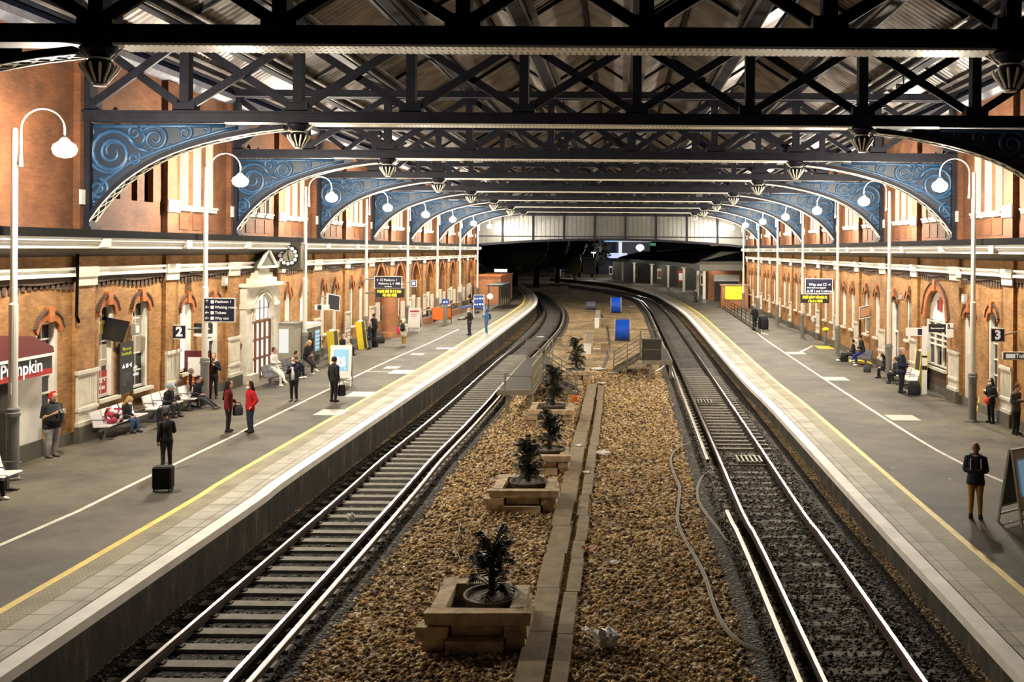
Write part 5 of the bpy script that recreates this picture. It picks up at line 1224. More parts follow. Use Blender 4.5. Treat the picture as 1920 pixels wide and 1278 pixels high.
text('lettering', 'National\nfoodstuffs', .16, mat('poster_yellow', (.7, .75, .05), .5), t, (.085, -.02, .55), FACE_PX); text('lettering', '\u25b2 \u25a0 \u25c4', .18, M['letter'], t, (.085, 0, .05), FACE_PX); text('lettering', '■', .14, M['iron_light'], t, (.085, -.15, -.55), FACE_PX)
c = MB()
for k in range(5): c.box(.08, .088, -.3, .3 - .05 * (k % 3), -.2 - k * .06, -.185 - k * .06)
c.build('print_lines', M['iron_light'], t)
for px, py, y, lab in ((238, 617, 32.0, 'small white alarm box between the poster windows'), (440, 527, 39.2, 'small white speaker box on the wall beside the doorway pediment'), (1806, 560, 39.0, 'small white box on the wall above the door by the numbered 3 sign')):
    t = thing('wall_box', lab, 'box', (-16.72 if px < 900 else 14.42, y, W(px, py, y).z)); s_ = 1 if px < 900 else -1
    c = MB(); c.box(0, s_ * .14, -.16, .16, -.2, .2); c.build('case', M['cream'], t); c = MB(); c.box(s_ * .14, s_ * .16, -.1, .1, -.12, .12); c.build('cover', M['white'], t)
for px, py, y, s_, lab in ((388, 507, 36.0, 1, 'white camera on the wall beside the second lamp post'), (1812, 520, 38.8, -1, 'white camera under the cornice beside the post by the numbered 3 sign'), (1700, 560, 46.8, -1, 'white camera on a wall arm near the arched shop window'), (696, 493, 60.0, 1, 'white round camera under the string course near the blue Platform 1 sign')):
    z = W(px, py, y).z; t = thing('security_camera', lab, 'camera', (-16.72 if s_ > 0 else 14.42, y, z), 0)
    c = MB(); c.tube([(0, 0, -.1), (s_ * .3, 0, -.05), (s_ * .35, 0, .0)], .025, 6); c.build('arm', M['grey_pole'], t); c = MB(); c.cbox((s_ * .42, -.08, .05), (.2, .42, .2), 0, rz=.4 * s_, rx=-.2); c.build('housing', M['cream'], t)
def rect_cover(px, py, w, d, zf, lab):
    p = G(px, py, zf); c = MB(); c.box(-w / 2, w / 2, -d / 2, d / 2, 0.0, .012); o = c.build('access_cover', M['cover']); o.location = p; tag(o, lab, 'cover', 'pale access covers')
for px, py, w_, d_, lab in ((622, 773, 1.0, 1.2, 'pale square cover under the shadow of the man in black'), (677, 739, 1.0, 1.3, 'pale square cover beyond the man in black'), (752, 697, 1.0, 1.4, 'pale square cover near the platform edge beside the clock A-board'), (735, 689, .7, .9, 'pale round cover along the white line before the red A-board'), (783, 664, .7, .8, 'pale cover beyond the round one along the white line'), (838, 653, 1.2, .8, 'pale cover just behind the yellow line before the pair in blue')):
    rect_cover(px, py, w_, d_, 0, lab)
for px, py, w_, d_, lab in ((1692, 783, 1.1, 1.2, 'pale square cover nearest the help post on the grey platform'), (1568, 710, 1.1, 1.3, 'pale square cover beyond the nearest one on the grey platform'), (1493, 662, 1.1, 1.2, 'pale square cover under the amber Way out board')):
    rect_cover(px, py, w_, d_, Z_R, lab)
for px, py, lab in ((1612, 678, 'yellow floor mat beside the seated long haired figure'), (1545, 651, 'yellow floor mat at the far recess bench')):
    p = G(px, py, Z_R); c = MB(); c.box(-.5, .5, -.9, .9, 0, .02); o = c.build('floor_mat', M['yellow']); o.location = p; tag(o, lab, 'mat')
# ramp walls, railings, trolleys, shelter on the far left platform
t = thing('ramp_railing', 'long grey railing along the ramp behind the trolleys', 'railing', (0, 0, 0)); c = MB()
P = [Vector((-15.6 + .12 * k, 72 + 3.2 * k, 0)) for k in range(9)]; rail_posts(c, P, 1.1); c.build('rails', M['grey_pole'], t); c = MB(); c.sweep([p for p in P], [(0, 0), (0, .5), (.1, .5), (.1, 0)]); c.build('kerb_wall', M['brick_plain'], t)
t = thing('orange_barrier', 'orange sheet panel tied to the ramp railing', 'barrier', (-14.5, 75.5, 0)); c = MB(); c.box(-.8, .8, -.03, .03, .3, 1.25); c.build('sheet', M['orange'], t); c = MB(); c.box(-.82, -.76, -.03, .03, 0, 1.25); c.box(.76, .82, -.03, .03, 0, 1.25); c.build('legs', M['grey_pole'], t)
def trolley(x, y, lab):
    t = thing('luggage_trolley', lab, 'trolley', (x, y, 0), 0, 'parked luggage trolleys'); c = MB()
    for s_ in (-1, 1): c.tube([(s_ * .28, -.5, .15), (s_ * .28, .4, .15), (s_ * .26, .5, 1.0)], .022, 5)
    for k in range(4): c.cyl((-.28, -.4 + k * .28, .16), (.28, -.4 + k * .28, .16), .015, 5)
    c.build('frame', M['galv'], t); c = MB(); c.cyl((-.28, .5, 1.0), (.28, .5, 1.0), .035, 6); c.build('handle', M['blue_sign'], t)
    c = MB()
    for x_, y_ in ((-.26, .35), (.26, .35), (0, -.45)): c.cyl((x_ - .03, y_, .075), (x_ + .03, y_, .075), .075, 8)
    c.build('wheels', M['black'], t)
for k in range(6): trolley(-13.6 + .05 * k, 79.0 + .62 * k, 'grey luggage trolley in the nested row below the blue poster board')
t = thing('brick_bay', 'low brick building with pale coping at the far end of the suitcase platform', 'building', (0, 0, 0)); c = MB(); c.box(-16.2, -13.3, 103.0, 114, 0, 3.0); c.build('wall', M['brick_plain'], t); c = MB(); c.box(-16.25, -13.2, 102.9, 114.1, 3.0, 3.14); c.build('coping', M['terracotta'], t)
t = thing('waiting_shelter', 'dark framed glass shelter against the far brick building', 'shelter', (-12.1, 93.5, 0)); c = MB()
for k in range(6):
    y = k * 1.6; c.box(-.05, .05, y - .05, y + .05, 0, 2.3); c.box(-1.2, -1.1, y - .05, y + .05, 0, 2.3) if k in (0, 5) else None
c.box(-1.3, .15, -.2, 8.2, 2.3, 2.45); c.build('frame', M['black'], t); c = MB(); c.box(-.02, .02, .1, 7.9, .25, 2.25); c.build('glazing', mat('shelter_glass', (.09, .08, .07), .15), t)
c = MB(); c.cyl((-1.0, -.12, 1.3), (-1.0, -.2, 1.3), .3, 14); c.build('disc', M['white'], t)
p = W(939, 507, 109.0); t = board('far_sign', 'small white sign above the far brick building', p, 1.5, .34, M['white']); bracket(t, [(0, .05, 0), (0, .1, 3.12 - p.z)], r=.05)
# dark railing and ramp wall on the other platform
t = thing('ramp_railing', 'dark panelled ramp railing by the yellow banner', 'railing', (0, 0, Z_R)); c = MB(); P = [Vector((10.9 + .05 * k, 73 + 3.2 * k, 0)) for k in range(11)]
rail_posts(c, P, 1.15, mid=(.25, .5, .75)); c.build('rails', M['black_iron'], t); c = MB(); c.sweep(P, [(0, 0), (0, .25), (.12, .25), (.12, 0)]); c.build('kerb', M['cream'], t)
t = thing('banner_wall', 'low ramp wall with dark cladding carrying the yellow banner', 'wall panel', (0, 0, Z_R)); c = MB(); c.box(11.2, 14.2, 104.1, 105.4, 0, 2.5); c.build('wall', M['brick_plain'], t); c = MB(); c.box(11.1, 14.3, 104.05, 105.5, 2.5, 2.66); c.build('coping', M['concrete'], t)
# ================================================================== people
def loft(mb, pts, radii, tg, samples, n=10, ref=(0, -1, 0)):
    """closed limb or trunk: pts along it, radii (wide, deep) about it"""
    pts = [Vector(p) for p in pts]; R = []; ref = Vector(ref)
    for i, p in enumerate(pts):
        t = (pts[min(i + 1, len(pts) - 1)] - pts[max(i - 1, 0)]).normalized()
        d = ref - t * ref.dot(t)
        if d.length < .15: d = Vector((0, 0, 1)) - t * t.z
        d.normalize(); w_ = t.cross(d).normalized(); a, b = radii[i] if isinstance(radii[i], tuple) else (radii[i], radii[i])
        R.append([p + w_ * (a * math.cos(2 * PI * k / n)) + d * (b * math.sin(2 * PI * k / n)) for k in range(n)])
    mb.rings(R)
    for i in range(len(pts) - 1):
        ra = sum(radii[i]) / 2 if isinstance(radii[i], tuple) else radii[i]; rb = sum(radii[i + 1]) / 2 if isinstance(radii[i + 1], tuple) else radii[i + 1]
        m_ = max(2, int((pts[i + 1] - pts[i]).length / .04))
        for k in range(m_):
            f = (k + .5) / m_; samples.append((*pts[i].lerp(pts[i + 1], f), ra + (rb - ra) * f, tg))
TG = dict(torso=0, uarm=1, farm=2, hand=3, head=4, neck=5, pelvis=6, thigh=7, shin=8, foot=9)
ARM = {   # elbow, wrist relative to the shoulder; x is outward, y negative is forward
    'down': ((.05, .02, -.28), (.06, -.04, -.53)), 'phone': ((.05, .02, -.28), (-.07, -.25, -.17)), 'crossed': ((.06, .0, -.27), (-.20, -.20, -.22)),
    'pocket': ((.12, .08, -.26), (.05, -.06, -.45)), 'raise': ((.24, -.06, .02), (.05, -.12, .21)), 'lap': ((.05, -.05, -.28), (-.08, -.29, -.30)), 'hold': ((.06, .0, -.28), (.08, -.05, -.54)), 'bag': ((.05, .04, -.28), (-.02, -.22, -.36)), 'chest': ((.09, -.04, -.26), (-.12, -.22, -.06)), 'back': ((.12, .16, -.2), (.16, .25, -.42))}
def person(label, loc, H, face, pose='stand', arms=('down', 'down'), top='c_black', bottom='c_black', shoe='c_shoe', skin='skin', hair=('short', 'h_dark'), fat=1.0, belly=0.0, sleeves=True,
           thick=.016, coat=None, mask=False, lean=0.0, headpitch=.15, headturn=0.0, far=False, extras=(), stride=.0, bareleg=False, group=None):
    t = thing('person', label, 'person', loc, face, group); s = H / 1.80; S = []; mb = MB()
    V3 = lambda x, y, z: Vector((x, y, z))
    sit = pose in ('sit', 'recline'); hz = .47 if sit else .90
    hip = V3(0, 0, hz); la = lean + (-.12 if pose == 'sit' and lean == 0 else 0) * 0
    Rt = Matrix.Rotation(la, 3, 'X')             # positive lean bends forward
    up = lambda x, y, z: hip + Rt @ V3(x, y, z - .90)
    F_ = fat
    loft(mb, [up(0, 0, .80), up(0, 0, .88), up(0, 0, .97), up(0, -belly * .5, 1.08), up(0, -belly * .6, 1.18), up(0, -.0 - belly * .2, 1.29), up(0, .005, 1.38), up(0, .01, 1.44), up(0, .01, 1.47)],
         [(.13 * F_, .09 * F_), (.165 * F_, .115 * F_ + belly * .2), (.158 * F_, .112 * F_ + belly * .5), (.148 * F_ + belly * .4, .108 * F_ + belly * .75), (.155 * F_ + belly * .3, .112 * F_ + belly * .5), (.168 * F_, .118 * F_), (.165 * F_, .102 * F_), (.11, .08), (.07, .06)], TG['torso'], S, 14)
    for q in range(len(S)):
        if S[q][2] < 0: pass
    loft(mb, [up(0, .012, 1.42), up(0, .0, 1.52), up(0, -.012, 1.58)], [.062, .056, .054], TG['neck'], S)
    # head
    Rh = Rt @ Matrix.Rotation(headturn, 3, 'Z') @ Matrix.Rotation(headpitch - la * .7, 3, 'X'); nb = up(0, -.005, 1.545)
    hd = lambda x, y, z: nb + Rh @ V3(x * 1.14, y * 1.14, z * 1.16)
    loft(mb, [hd(0, -.045, -.02), hd(0, -.04, .015), hd(0, -.025, .06), hd(0, -.012, .11), hd(0, -.004, .155), hd(0, .0, .19), hd(0, .004, .212)], [(.039, .041), (.059, .075), (.075, .098), (.083, .108), (.083, .109), (.064, .084), (.023, .034)], TG['head'], S, 12, Rh @ V3(0, -1, 0))
    loft(mb, [hd(0, -.106, .105), hd(0, -.122, .075), hd(0, -.106, .063)], [.008, .015, .010], TG['head'], S, 6)
    for e in (-1, 1): loft(mb, [hd(e * .072, .0, .065), hd(e * .079, .008, .09), hd(e * .076, .012, .118)], [.010, .016, .010], TG['head'], S, 6)
    # legs
    ank = []
    for e in (-1, 1):
        h0 = hip + V3(e * .088 * F_, 0, -.04)
        if pose == 'stand': k0 = V3(e * (.095 + .02 * (F_ - 1)), -.015 - e * stride * .5, .49); a0 = V3(e * .105, .02 - e * stride, .085)
        elif pose == 'sit': k0 = V3(e * .11, -.44, .50); a0 = V3(e * .12, -.42 - e * .05, .085)
        elif pose == 'cross': k0 = V3(e * .05 , -.43, .53 + (.08 if e > 0 else 0)); a0 = V3(-.05 if e > 0 else .0, -.62 if e > 0 else -.38, .32 if e > 0 else .085)
        elif pose == 'recline': k0 = V3(e * .10, -.46, .42); a0 = V3(e * .10, -.90, .12)
        if pose == 'cross':
            h0 = hip + V3(e * .088, 0, -.04)
        loft(mb, [h0 + V3(0, 0, .03), h0.lerp(k0, .3), h0.lerp(k0, .65), k0], [(.088 * F_, .094 * F_), (.086 * F_, .09 * F_), (.068 * F_, .072 * F_), (.054 * F_, .06 * F_)], TG['thigh'], S)
        loft(mb, [k0, k0.lerp(a0, .3), k0.lerp(a0, .7), a0], [(.056 * F_, .06 * F_), (.054 * F_, .062 * F_), (.042 * F_, .046 * F_), (.038, .042)], TG['shin'], S)
        fd = V3(e * .05, -1, 0).normalized() if not (pose == 'cross' and e > 0) else V3(0, -.8, -.5).normalized()
        dn = V3(0, 0, -1)
        loft(mb, [a0 + fd * -.065 + dn * .04, a0 + fd * -.03 + dn * .035, a0 + fd * .05 + dn * .042, a0 + fd * .13 + dn * .055, a0 + fd * .17 + dn * .06], [(.03, .03), (.042, .045), (.045, .04), (.044, .028), (.02, .018)], TG['foot'], S, 10, (0, 0, 1))
        ank.append(a0)
    # arms and hands with five fingers
    wr = []
    for e, am in zip((-1, 1), arms):
        sh = up(e * .172 * max(1, F_ * .95), .01, 1.395); el_, wr_ = ARM[am]
        el = sh + Rt @ V3(e * el_[0], el_[1], el_[2]); ww = sh + Rt @ V3(e * wr_[0], wr_[1], wr_[2]); g_ = .5 + .5 * F_
        loft(mb, [up(e * .12, .01, 1.40), sh, sh.lerp(el, .3), el], [.062 * g_, .064 * g_, .054 * g_, .043 * g_], TG['uarm'], S)
        loft(mb, [el, el.lerp(ww, .3), ww], [.043 * g_, .041 * g_, .028], TG['farm'], S)
        d = (ww - el).normalized(); inn = Vector((-e, 0, 0)); inn = (inn - d * inn.dot(d)).normalized(); pn = d.cross(inn).normalized()
        if am in ('phone', 'lap', 'chest', 'bag'): inn = Vector((0, 0, 1)); inn = (inn - d * inn.dot(d)).normalized(); pn = d.cross(inn).normalized()
        pk = ww + d * .085
        loft(mb, [ww, ww + d * .035, pk], [(.026, .022), (.040, .020), (.042, .017)], TG['hand'], S, 8, pn)
        for f, (o, L_) in enumerate(((-.030, .066), (-.010, .078), (.011, .074), (.030, .058))):
            b = pk + inn.cross(d).normalized() * 0 + (pn.cross(d)).normalized() * o - d * .01; curl = inn * .5
            p1 = b + d * L_ * .5 + curl * L_ * .25; p2 = p1 + (d * .45 + curl * 1.1).normalized() * L_ * .55
            loft(mb, [b, p1, p2], [.0105, .0095, .008], TG['hand'], S, 6)
        b = ww + d * .03 + (pn.cross(d)).normalized() * -.032; p1 = b + d * .03 + inn * .025 + (pn.cross(d)).normalized() * -.018
        loft(mb, [b, p1, p1 + d * .03 + inn * .012], [.0125, .011, .009], TG['hand'], S, 6)
        wr.append(ww + d * .09)
    o = mb.build('tmp_body', M[skin]); o.data.transform(Matrix.Diagonal((s, s, s, 1)))
    rm = o.modifiers.new('r', 'REMESH'); rm.mode = 'VOXEL'; rm.voxel_size = (.0115 if not far else .017) * s
    sm = o.modifiers.new('s', 'SMOOTH'); sm.factor = .5; sm.iterations = 2
    bpy.context.view_layer.update()
    me = bpy.data.meshes.new_from_object(o.evaluated_get(bpy.context.evaluated_depsgraph_get()))
    bpy.data.objects.remove(o)
    me.polygons.foreach_set('use_smooth', [True] * len(me.polygons)); me.materials.clear(); me.materials.append(M[skin])
    body = bpy.data.objects.new('body', me); C.objects.link(body); body.parent = t
    nf, nv = len(me.polygons), len(me.vertices)
    cen = np.zeros(nf * 3); me.polygons.foreach_get('center', cen); cen = cen.reshape(-1, 3)
    co = np.zeros(nv * 3); me.vertices.foreach_get('co', co); co = co.reshape(-1, 3)
    nr = np.zeros(nv * 3); me.vertices.foreach_get('normal', nr); nr = nr.reshape(-1, 3)
    A = np.array(S); P = A[:, :3] * s; r = A[:, 3] * s; tg = A[:, 4].astype(int)
    lab = np.zeros(nf, int)
    for a in range(0, nf, 2000):
        D = np.linalg.norm(cen[a:a + 2000, None] - P[None], axis=2) - r[None]; lab[a:a + 2000] = tg[D.argmin(1)]
    polys = [tuple(p.vertices) for p in me.polygons]
    def cloth(name, mask_, m, th):
        idx = np.nonzero(mask_)[0]
        if len(idx) == 0: return
        used = {}; fs = []; vs = []
        for i in idx:
            q = []
            for v in polys[i]:
                if v not in used: used[v] = len(vs); vs.append(v)
                q.append(used[v])
            fs.append(q)
        V = co[vs] + nr[vs] * th * s
        k = bpy.data.meshes.new(name); k.from_pydata(V.tolist(), [], fs); k.materials.append(m); k.polygons.foreach_set('use_smooth', [True] * len(fs)); k.update()
        ob = bpy.data.objects.new(name, k); C.objects.link(ob); ob.parent = t
        so = ob.modifiers.new('t', 'SOLIDIFY'); so.thickness = th * .9 * s; so.offset = -1
        return ob
    z = cen[:, 2] / s
    hem = .80 if thick > .015 else .86
    top_m = np.isin(lab, [0, 1] + ([2] if sleeves else []))
    if not sit: top_m = (np.isin(lab, [1] + ([2] if sleeves else []))) | (np.isin(lab, [0, 7]) & (z > hem))
    tr_m = np.isin(lab, [6, 7, 8]) | ((lab == 0) & (((cen[:, 2] / s) < .95) if not sit else (np.linalg.norm(cen / s - np.array([0, 0, .47]), axis=1) < .17)))
    if bareleg: tr_m &= ~(lab == 8)
    if coat is not None: top_m = top_m | ((lab == 7) & (z > coat)) if not sit else top_m
    cloth('trousers' if not bareleg else 'tights', tr_m | ((lab == 8) if bareleg else False), M[bottom], .011)
    cloth('jacket' if sleeves else 'shirt', top_m, M[top], thick)
    cloth('shoes', (lab == 9) | ((lab == 8) & (cen[:, 2] < .09 * s) & (not pose == 'cross')), M[shoe], .012)
    sc = lambda v: Vector(v) * s
    if coat is not None and not sit:
        c = MB(); loft(c, [sc((0, 0, coat)), sc((0, 0, .8)), sc((0, 0, 1.0))], [(.235 * s, .17 * s), (.205 * s, .15 * s), (.178 * s, .135 * s)], 0, [], 18); c.build('coat_skirt', M[top], t, smooth=True)
    st_, hm = hair
    if st_ != 'bald':
        c = MB()
        if st_ in ('short', 'bun', 'long', 'bob', 'hat', 'hood', 'cap'):
            k = 1.10 if st_ != 'hood' else 1.32
            loft(c, [sc(hd(0, .035, .045 if st_ != 'hood' else -.05)), sc(hd(0, .030, .10)), sc(hd(0, .016, .15)), sc(hd(0, .008, .19)), sc(hd(0, .006, .222))], [(.083 * k * s, .088 * k * s), (.088 * k * s, .096 * k * s), (.089 * k * s, .112 * s * (1.0 if st_ != 'hood' else 1.1)), (.072 * k * s, .093 * k * s), (.023 * s, .034 * s)], 0, [], 14, Rh @ V3(0, -1, 0))
        if st_ in ('long', 'bob'):
            L_ = .30 if st_ == 'long' else .10
            loft(c, [sc(hd(0, .045, .13)), sc(hd(0, .07, .03)), sc(hd(0, .085, -.08)), sc(hd(0, .10, -.08 - L_))], [(.078 * s, .06 * s), (.088 * s, .055 * s), (.10 * s, .05 * s), (.06 * s, .03 * s)], 0, [], 12, Rh @ V3(0, -1, 0))
            for e in (-1, 1): loft(c, [sc(hd(e * .066, .0, .14)), sc(hd(e * .078, .01, .05)), sc(hd(e * .085, .02, -.10))], [.03 * s, .03 * s, .02 * s], 0, [], 8)
        if st_ == 'bun': c.ball(sc(hd(0, .10, .17)), .05 * s)
        if st_ == 'cap': loft(c, [sc(hd(0, -.06, .15)), sc(hd(0, -.11, .135)), sc(hd(0, -.165, .12))], [(.07 * s, .012 * s), (.07 * s, .012 * s), (.04 * s, .008 * s)], 0, [], 10, (0, 0, 1))
        c.build({'hood': 'hood', 'hat': 'hat', 'cap': 'cap'}.get(st_, 'hair'), M[hm], t, smooth=True)
    c = MB()
    for e in (-1, 1): c.ball(sc(hd(e * .028, -.094, .105)), .010 * s, 0, 8, 5)
    c.build('eyes', M['h_dark'], t)
    c = MB(); c.tube([sc(hd(q * .022, -.103 + abs(q) * .010, .032)) for q in (-1, -.5, 0, .5, 1)], .006 * s, 5); c.build('mouth', mat('lips_%d' % len(bpy.data.materials), (.35, .10, .08), .5) if 'lips' not in M else M['lips'], t)
    if mask:
        c = MB(); loft(c, [sc(hd(0, -.052, -.015)), sc(hd(0, -.058, .03)), sc(hd(0, -.056, .08))], [(.054 * s, .062 * s), (.073 * s, .077 * s), (.066 * s, .066 * s)], 0, [], 12, Rh @ V3(0, -1, 0)); c.build('face_mask', M['mask'], t, smooth=True)
    for ex in extras: ex(t, s, hd, up, wr, sc)
    t['_w'] = 0; del t['_w']
    return t, [sc(q) for q in wr], s
M['lips'] = mat('lips', (.35, .10, .08), .5)
def hgt(px, yf, yt, zf): p = G(px, yf, zf); return p, (yf - yt) * p.y / F_PX
def stand(label, px, yf, yt, zf, face, hs=1.0, **k):
    p, h = hgt(px, yf, yt, zf); lim = -16.2 if p.x < 0 else 13.95
    if abs(p.x) > abs(lim): f = lim / p.x; p.x *= f; p.y *= f; h *= f
    return person(label, p, h * hs, face, far=p.y > 45, **k)
def world(t, v): return Matrix.Translation(t.location) @ Euler(t.rotation_euler).to_matrix().to_4x4() @ Vector(v)
def headphones(t, s, hd, up, wr, sc):
    c = MB(); c.tube([sc(hd(.086 * math.cos(a), .01, .11 + .125 * math.sin(a))) for a in [PI * k / 10 for k in range(11)]], .016 * s, 6)
    for e in (-1, 1): c.cyl(sc(hd(e * .075, .01, .09)), sc(hd(e * .11, .01, .09)), .036 * s, 10)
    c.build('headphones', M['h_red'], t)
def vest(t, s, hd, up, wr, sc):
    c = MB(); loft(c, [sc(up(0, 0, .88)), sc(up(0, 0, 1.0)), sc(up(0, 0, 1.15)), sc(up(0, 0, 1.30)), sc(up(0, .01, 1.40)), sc(up(0, .01, 1.44))], [(.21 * s, .165 * s), (.205 * s, .165 * s), (.20 * s, .16 * s), (.205 * s, .155 * s), (.19 * s, .13 * s), (.11 * s, .09 * s)], 0, [], 16); o = c.build('safety_vest', M['c_hivis'], t, smooth=True)
    for z in (.98, 1.18):
        c = MB(); loft(c, [sc(up(0, 0, z)), sc(up(0, 0, z + .05))], [(.214 * s, .172 * s)] * 2, 0, [], 16); c.build('reflective_band', M['c_white'], o)
def stripes(t, s, hd, up, wr, sc):
    for e in (-1, 1):
        sh = up(e * .185, .01, 1.395); c = MB(); c.tube([sc(sh + Vector((e * .075, 0, -.02))), sc(sh + Vector((e * .09, .02, -.26)))], .016 * s, 5); c.build('sleeve_stripe', M['c_white'], t)
def strap_front(t, s, hd, up, wr, sc):
    for e in (-1, 1):
        c = MB(); c.tube([sc(up(e * .11, -.10, 1.42)), sc(up(e * .115, -.155, 1.32)), sc(up(e * .115, -.155, 1.18))], .013 * s, 5); c.build('jacket_trim', M['c_white'], t)
def collar(t, s, hd, up, wr, sc):
    c = MB(); loft(c, [sc(up(0, .0, 1.455)), sc(up(0, -.01, 1.50))], [(.095 * s, .09 * s), (.085 * s, .08 * s)], 0, [], 14); c.build('collar', M['c_white'], t)
def whitefront(t, s, hd, up, wr, sc):
    c = MB(); loft(c, [sc(up(0, -.06, .88)), sc(up(0, -.06, 1.1)), sc(up(0, -.05, 1.38))], [(.09 * s, .115 * s), (.095 * s, .118 * s), (.06 * s, .09 * s)], 0, [], 12); c.build('white_shirt', M['c_white'], t, smooth=True)
def phone(t, s, hd, up, wr, sc):
    q = (wr[0] + wr[1]) / 2; c = MB(); c.cbox(sc(q + Vector((0, -.03, .02))), (.075 * s, .012 * s, .15 * s), 0, rx=-.9); o = c.build('held_phone', M['black'], t)
# held and worn things stay things of their own
def backpack(pt, label, m, back=.20, w_=.30, h=.44, z=1.02, d=.17):
    t, _, s = pt; p = world(t, (0, back * s, z * s)); b = thing('backpack', label, 'bag', p, t.rotation_euler.z)
    c = MB(); loft(c, [(0, 0, -.02), (0, 0, .06), (0, .01, h * .6), (0, 0, h * .92), (0, -.01, h)], [(w_ * .40, d * .42), (w_ * .5, d * .55), (w_ * .5, d * .5), (w_ * .42, d * .42), (w_ * .2, d * .2)], 0, [], 14); c.build('body', M[m], b, smooth=True)
    c = MB(); loft(c, [(0, d * .4, .04), (0, d * .52, .12), (0, d * .4, .22)], [(w_ * .35, .03), (w_ * .38, .04), (w_ * .34, .02)], 0, [], 10); c.build('pocket', M[m], b, smooth=True)
    for e in (-1, 1):
        c = MB(); c.tube([(e * .11, -.05, h), (e * .125, -back * .9, h + .02), (e * .13, -back - .13, h - .12), (e * .13, -back - .08, .12), (e * .12, -.04, .05)], .018, 5); c.build('strap', M[m], b)
    return b
def handbag(name, p, label, w_, h, d, m, rz=0, handle=True, hh=.16):
    b = thing(name, label, 'bag', p, rz); c = MB()
    loft(c, [(0, 0, 0), (0, 0, .04), (0, 0, h * .6), (0, 0, h)], [(w_ * .45, d * .45), (w_ * .5, d * .5), (w_ * .5, d * .45), (w_ * .4, d * .2)], 0, [], 12); c.build('body', m if not isinstance(m, str) else M[m], b, smooth=True)
    if handle:
        for yy in (-.03, .03): c = MB(); c.tube([(-w_ * .3, yy, h * .95), (-w_ * .18, yy, h + hh * .8), (0, yy, h + hh), (w_ * .18, yy, h + hh * .8), (w_ * .3, yy, h * .95)], .010, 5); c.build('handle', M['c_black'], b)
    return b
def suitcase(p, label, w_, h, d, m, rz, pull=.0):
    b = thing('suitcase', label, 'suitcase', p, rz); c = MB()
    n = 5; prof = []
    c.rings([[(sx_ * (w_ / 2 - i), sy_ * (d / 2 - i), z) for sx_, sy_ in ((-1, -.7), (-.85, -1), (.85, -1), (1, -.7), (1, .7), (.85, 1), (-.85, 1), (-1, .7))] for z, i in ((.06, .03), (.09, 0), (h - .04, 0), (h, .03))]); c.build('shell', M[m], b)
    for e in (-.3, 0, .3): c = MB(); c.box(e * w_ - .012, e * w_ + .012, -d / 2 - .008, -d / 2 + .01, .12, h - .06); c.build('rib', M[m], b)
    for e in (-1, 1):
        for f in (-1, 1): c = MB(); c.cyl((e * (w_ / 2 - .05) - .015, f * (d / 2 - .04), .035), (e * (w_ / 2 - .05) + .015, f * (d / 2 - .04), .035), .035, 8); c.build('wheel', M['black'], b)
    c = MB(); hh = h + pull + .05; c.tube([(-.09, d * .3, h), (-.09, d * .3, hh), (.09, d * .3, hh), (.09, d * .3, h)], .011, 5); c.build('handle', M['black'], b)
    return b
FX, NX = PI / 2, -PI / 2       # facing the tracks from the 2 side / from the 3 side
# --- the platform with the numbered 2 sign
stand('person in black T-shirt and red headphones leaning by the kiosk window', 97, 852, 729, 0, FX - .35, pose='stand', arms=('phone', 'phone'), top='c_black', bottom='c_grey', shoe='c_shoe', sleeves=False, fat=1.32, belly=.13, hair=('short', 'h_red'), extras=(headphones, phone), headpitch=.3)
person('seated person in black trousers and white trainers at the picture edge', (-15.05, 22.1, 0), 1.62, FX - .2, pose='sit', arms=('lap', 'lap'), top='c_black', bottom='c_black', shoe='c_white', hair=('short', 'h_brown'))
pt = stand('person in black sweater standing behind a suitcase, head bowed', 312, 880, 768, 0, -2.4, arms=('phone', 'down'), top='c_black', bottom='c_char', shoe='c_black', hair=('short', 'h_dark'), headpitch=.55, lean=.08)
p = G(306, 920, 0); suitcase(p, 'black ribbed suitcase standing on the white line', .46, .62, .28, 'c_black', .1, .0)
pt = person('seated blonde person in black top with a flowered bag on the bench', (-16.05, 30.2, 0), 1.58, FX - .1, pose='sit', arms=('lap', 'lap'), top='c_black', bottom='c_jean', shoe='c_black', hair=('bob', 'h_blond'), mask=True, lean=.22, headpitch=.5)
flower = ballast('flower_print', [(0, (.03, .005, .01)), (.45, (.35, .01, .06)), (.7, (.5, .05, .1)), (.86, (.75, .7, .66))], 9, 0.0)
handbag('flowered_bag', (-15.98, 29.45, .46), 'pink and white flowered bag on the bench beside the blonde figure', .55, .46, .34, flower, .3)
suitcase((-15.25, 31.15, 0), 'black upright suitcase in front of the bench with the flowered bag', .42, .66, .26, 'c_black', FX, .02)
person('seated person in black jacket and pale blue cap looking at a phone', (-16.05, 33.0, 0), 1.62, FX - .15, pose='sit', arms=('lap', 'lap'), top='c_black', bottom='c_char', shoe='c_black', hair=('cap', 'c_lblue'), lean=.25, headpitch=.4, extras=(phone,), thick=.03)
person('seated person in black tracksuit with white sleeve stripes', (-15.85, 34.7, 0), 1.66, FX - .1, pose='recline', arms=('lap', 'lap'), top='c_black', bottom='c_char', shoe='c_shoe', hair=('short', 'h_dark'), lean=.2, headpitch=.45, extras=(stripes, phone))
stand('railway worker in orange vest and dark trousers by the maroon board', 357, 737, 665, 0, FX + .5, arms=('down', 'down'), top='c_black', bottom='c_black', shoe='c_black', hair=('short', 'h_grey'), extras=(vest,))
stand('dark haired person in black suit holding papers beside the second lamp post', 400, 741, 656, 0, .3, arms=('phone', 'chest'), top='c_black', bottom='c_black', shoe='c_black', hair=('bun', 'h_dark'), extras=(collar,))
pt = stand('long haired person in dark red puffer jacket with a handbag', 428, 809, 713, 0, FX + .25, arms=('down', 'bag'), top='c_dred', bottom='c_black', shoe='c_black', hair=('long', 'h_dark'), thick=.035)
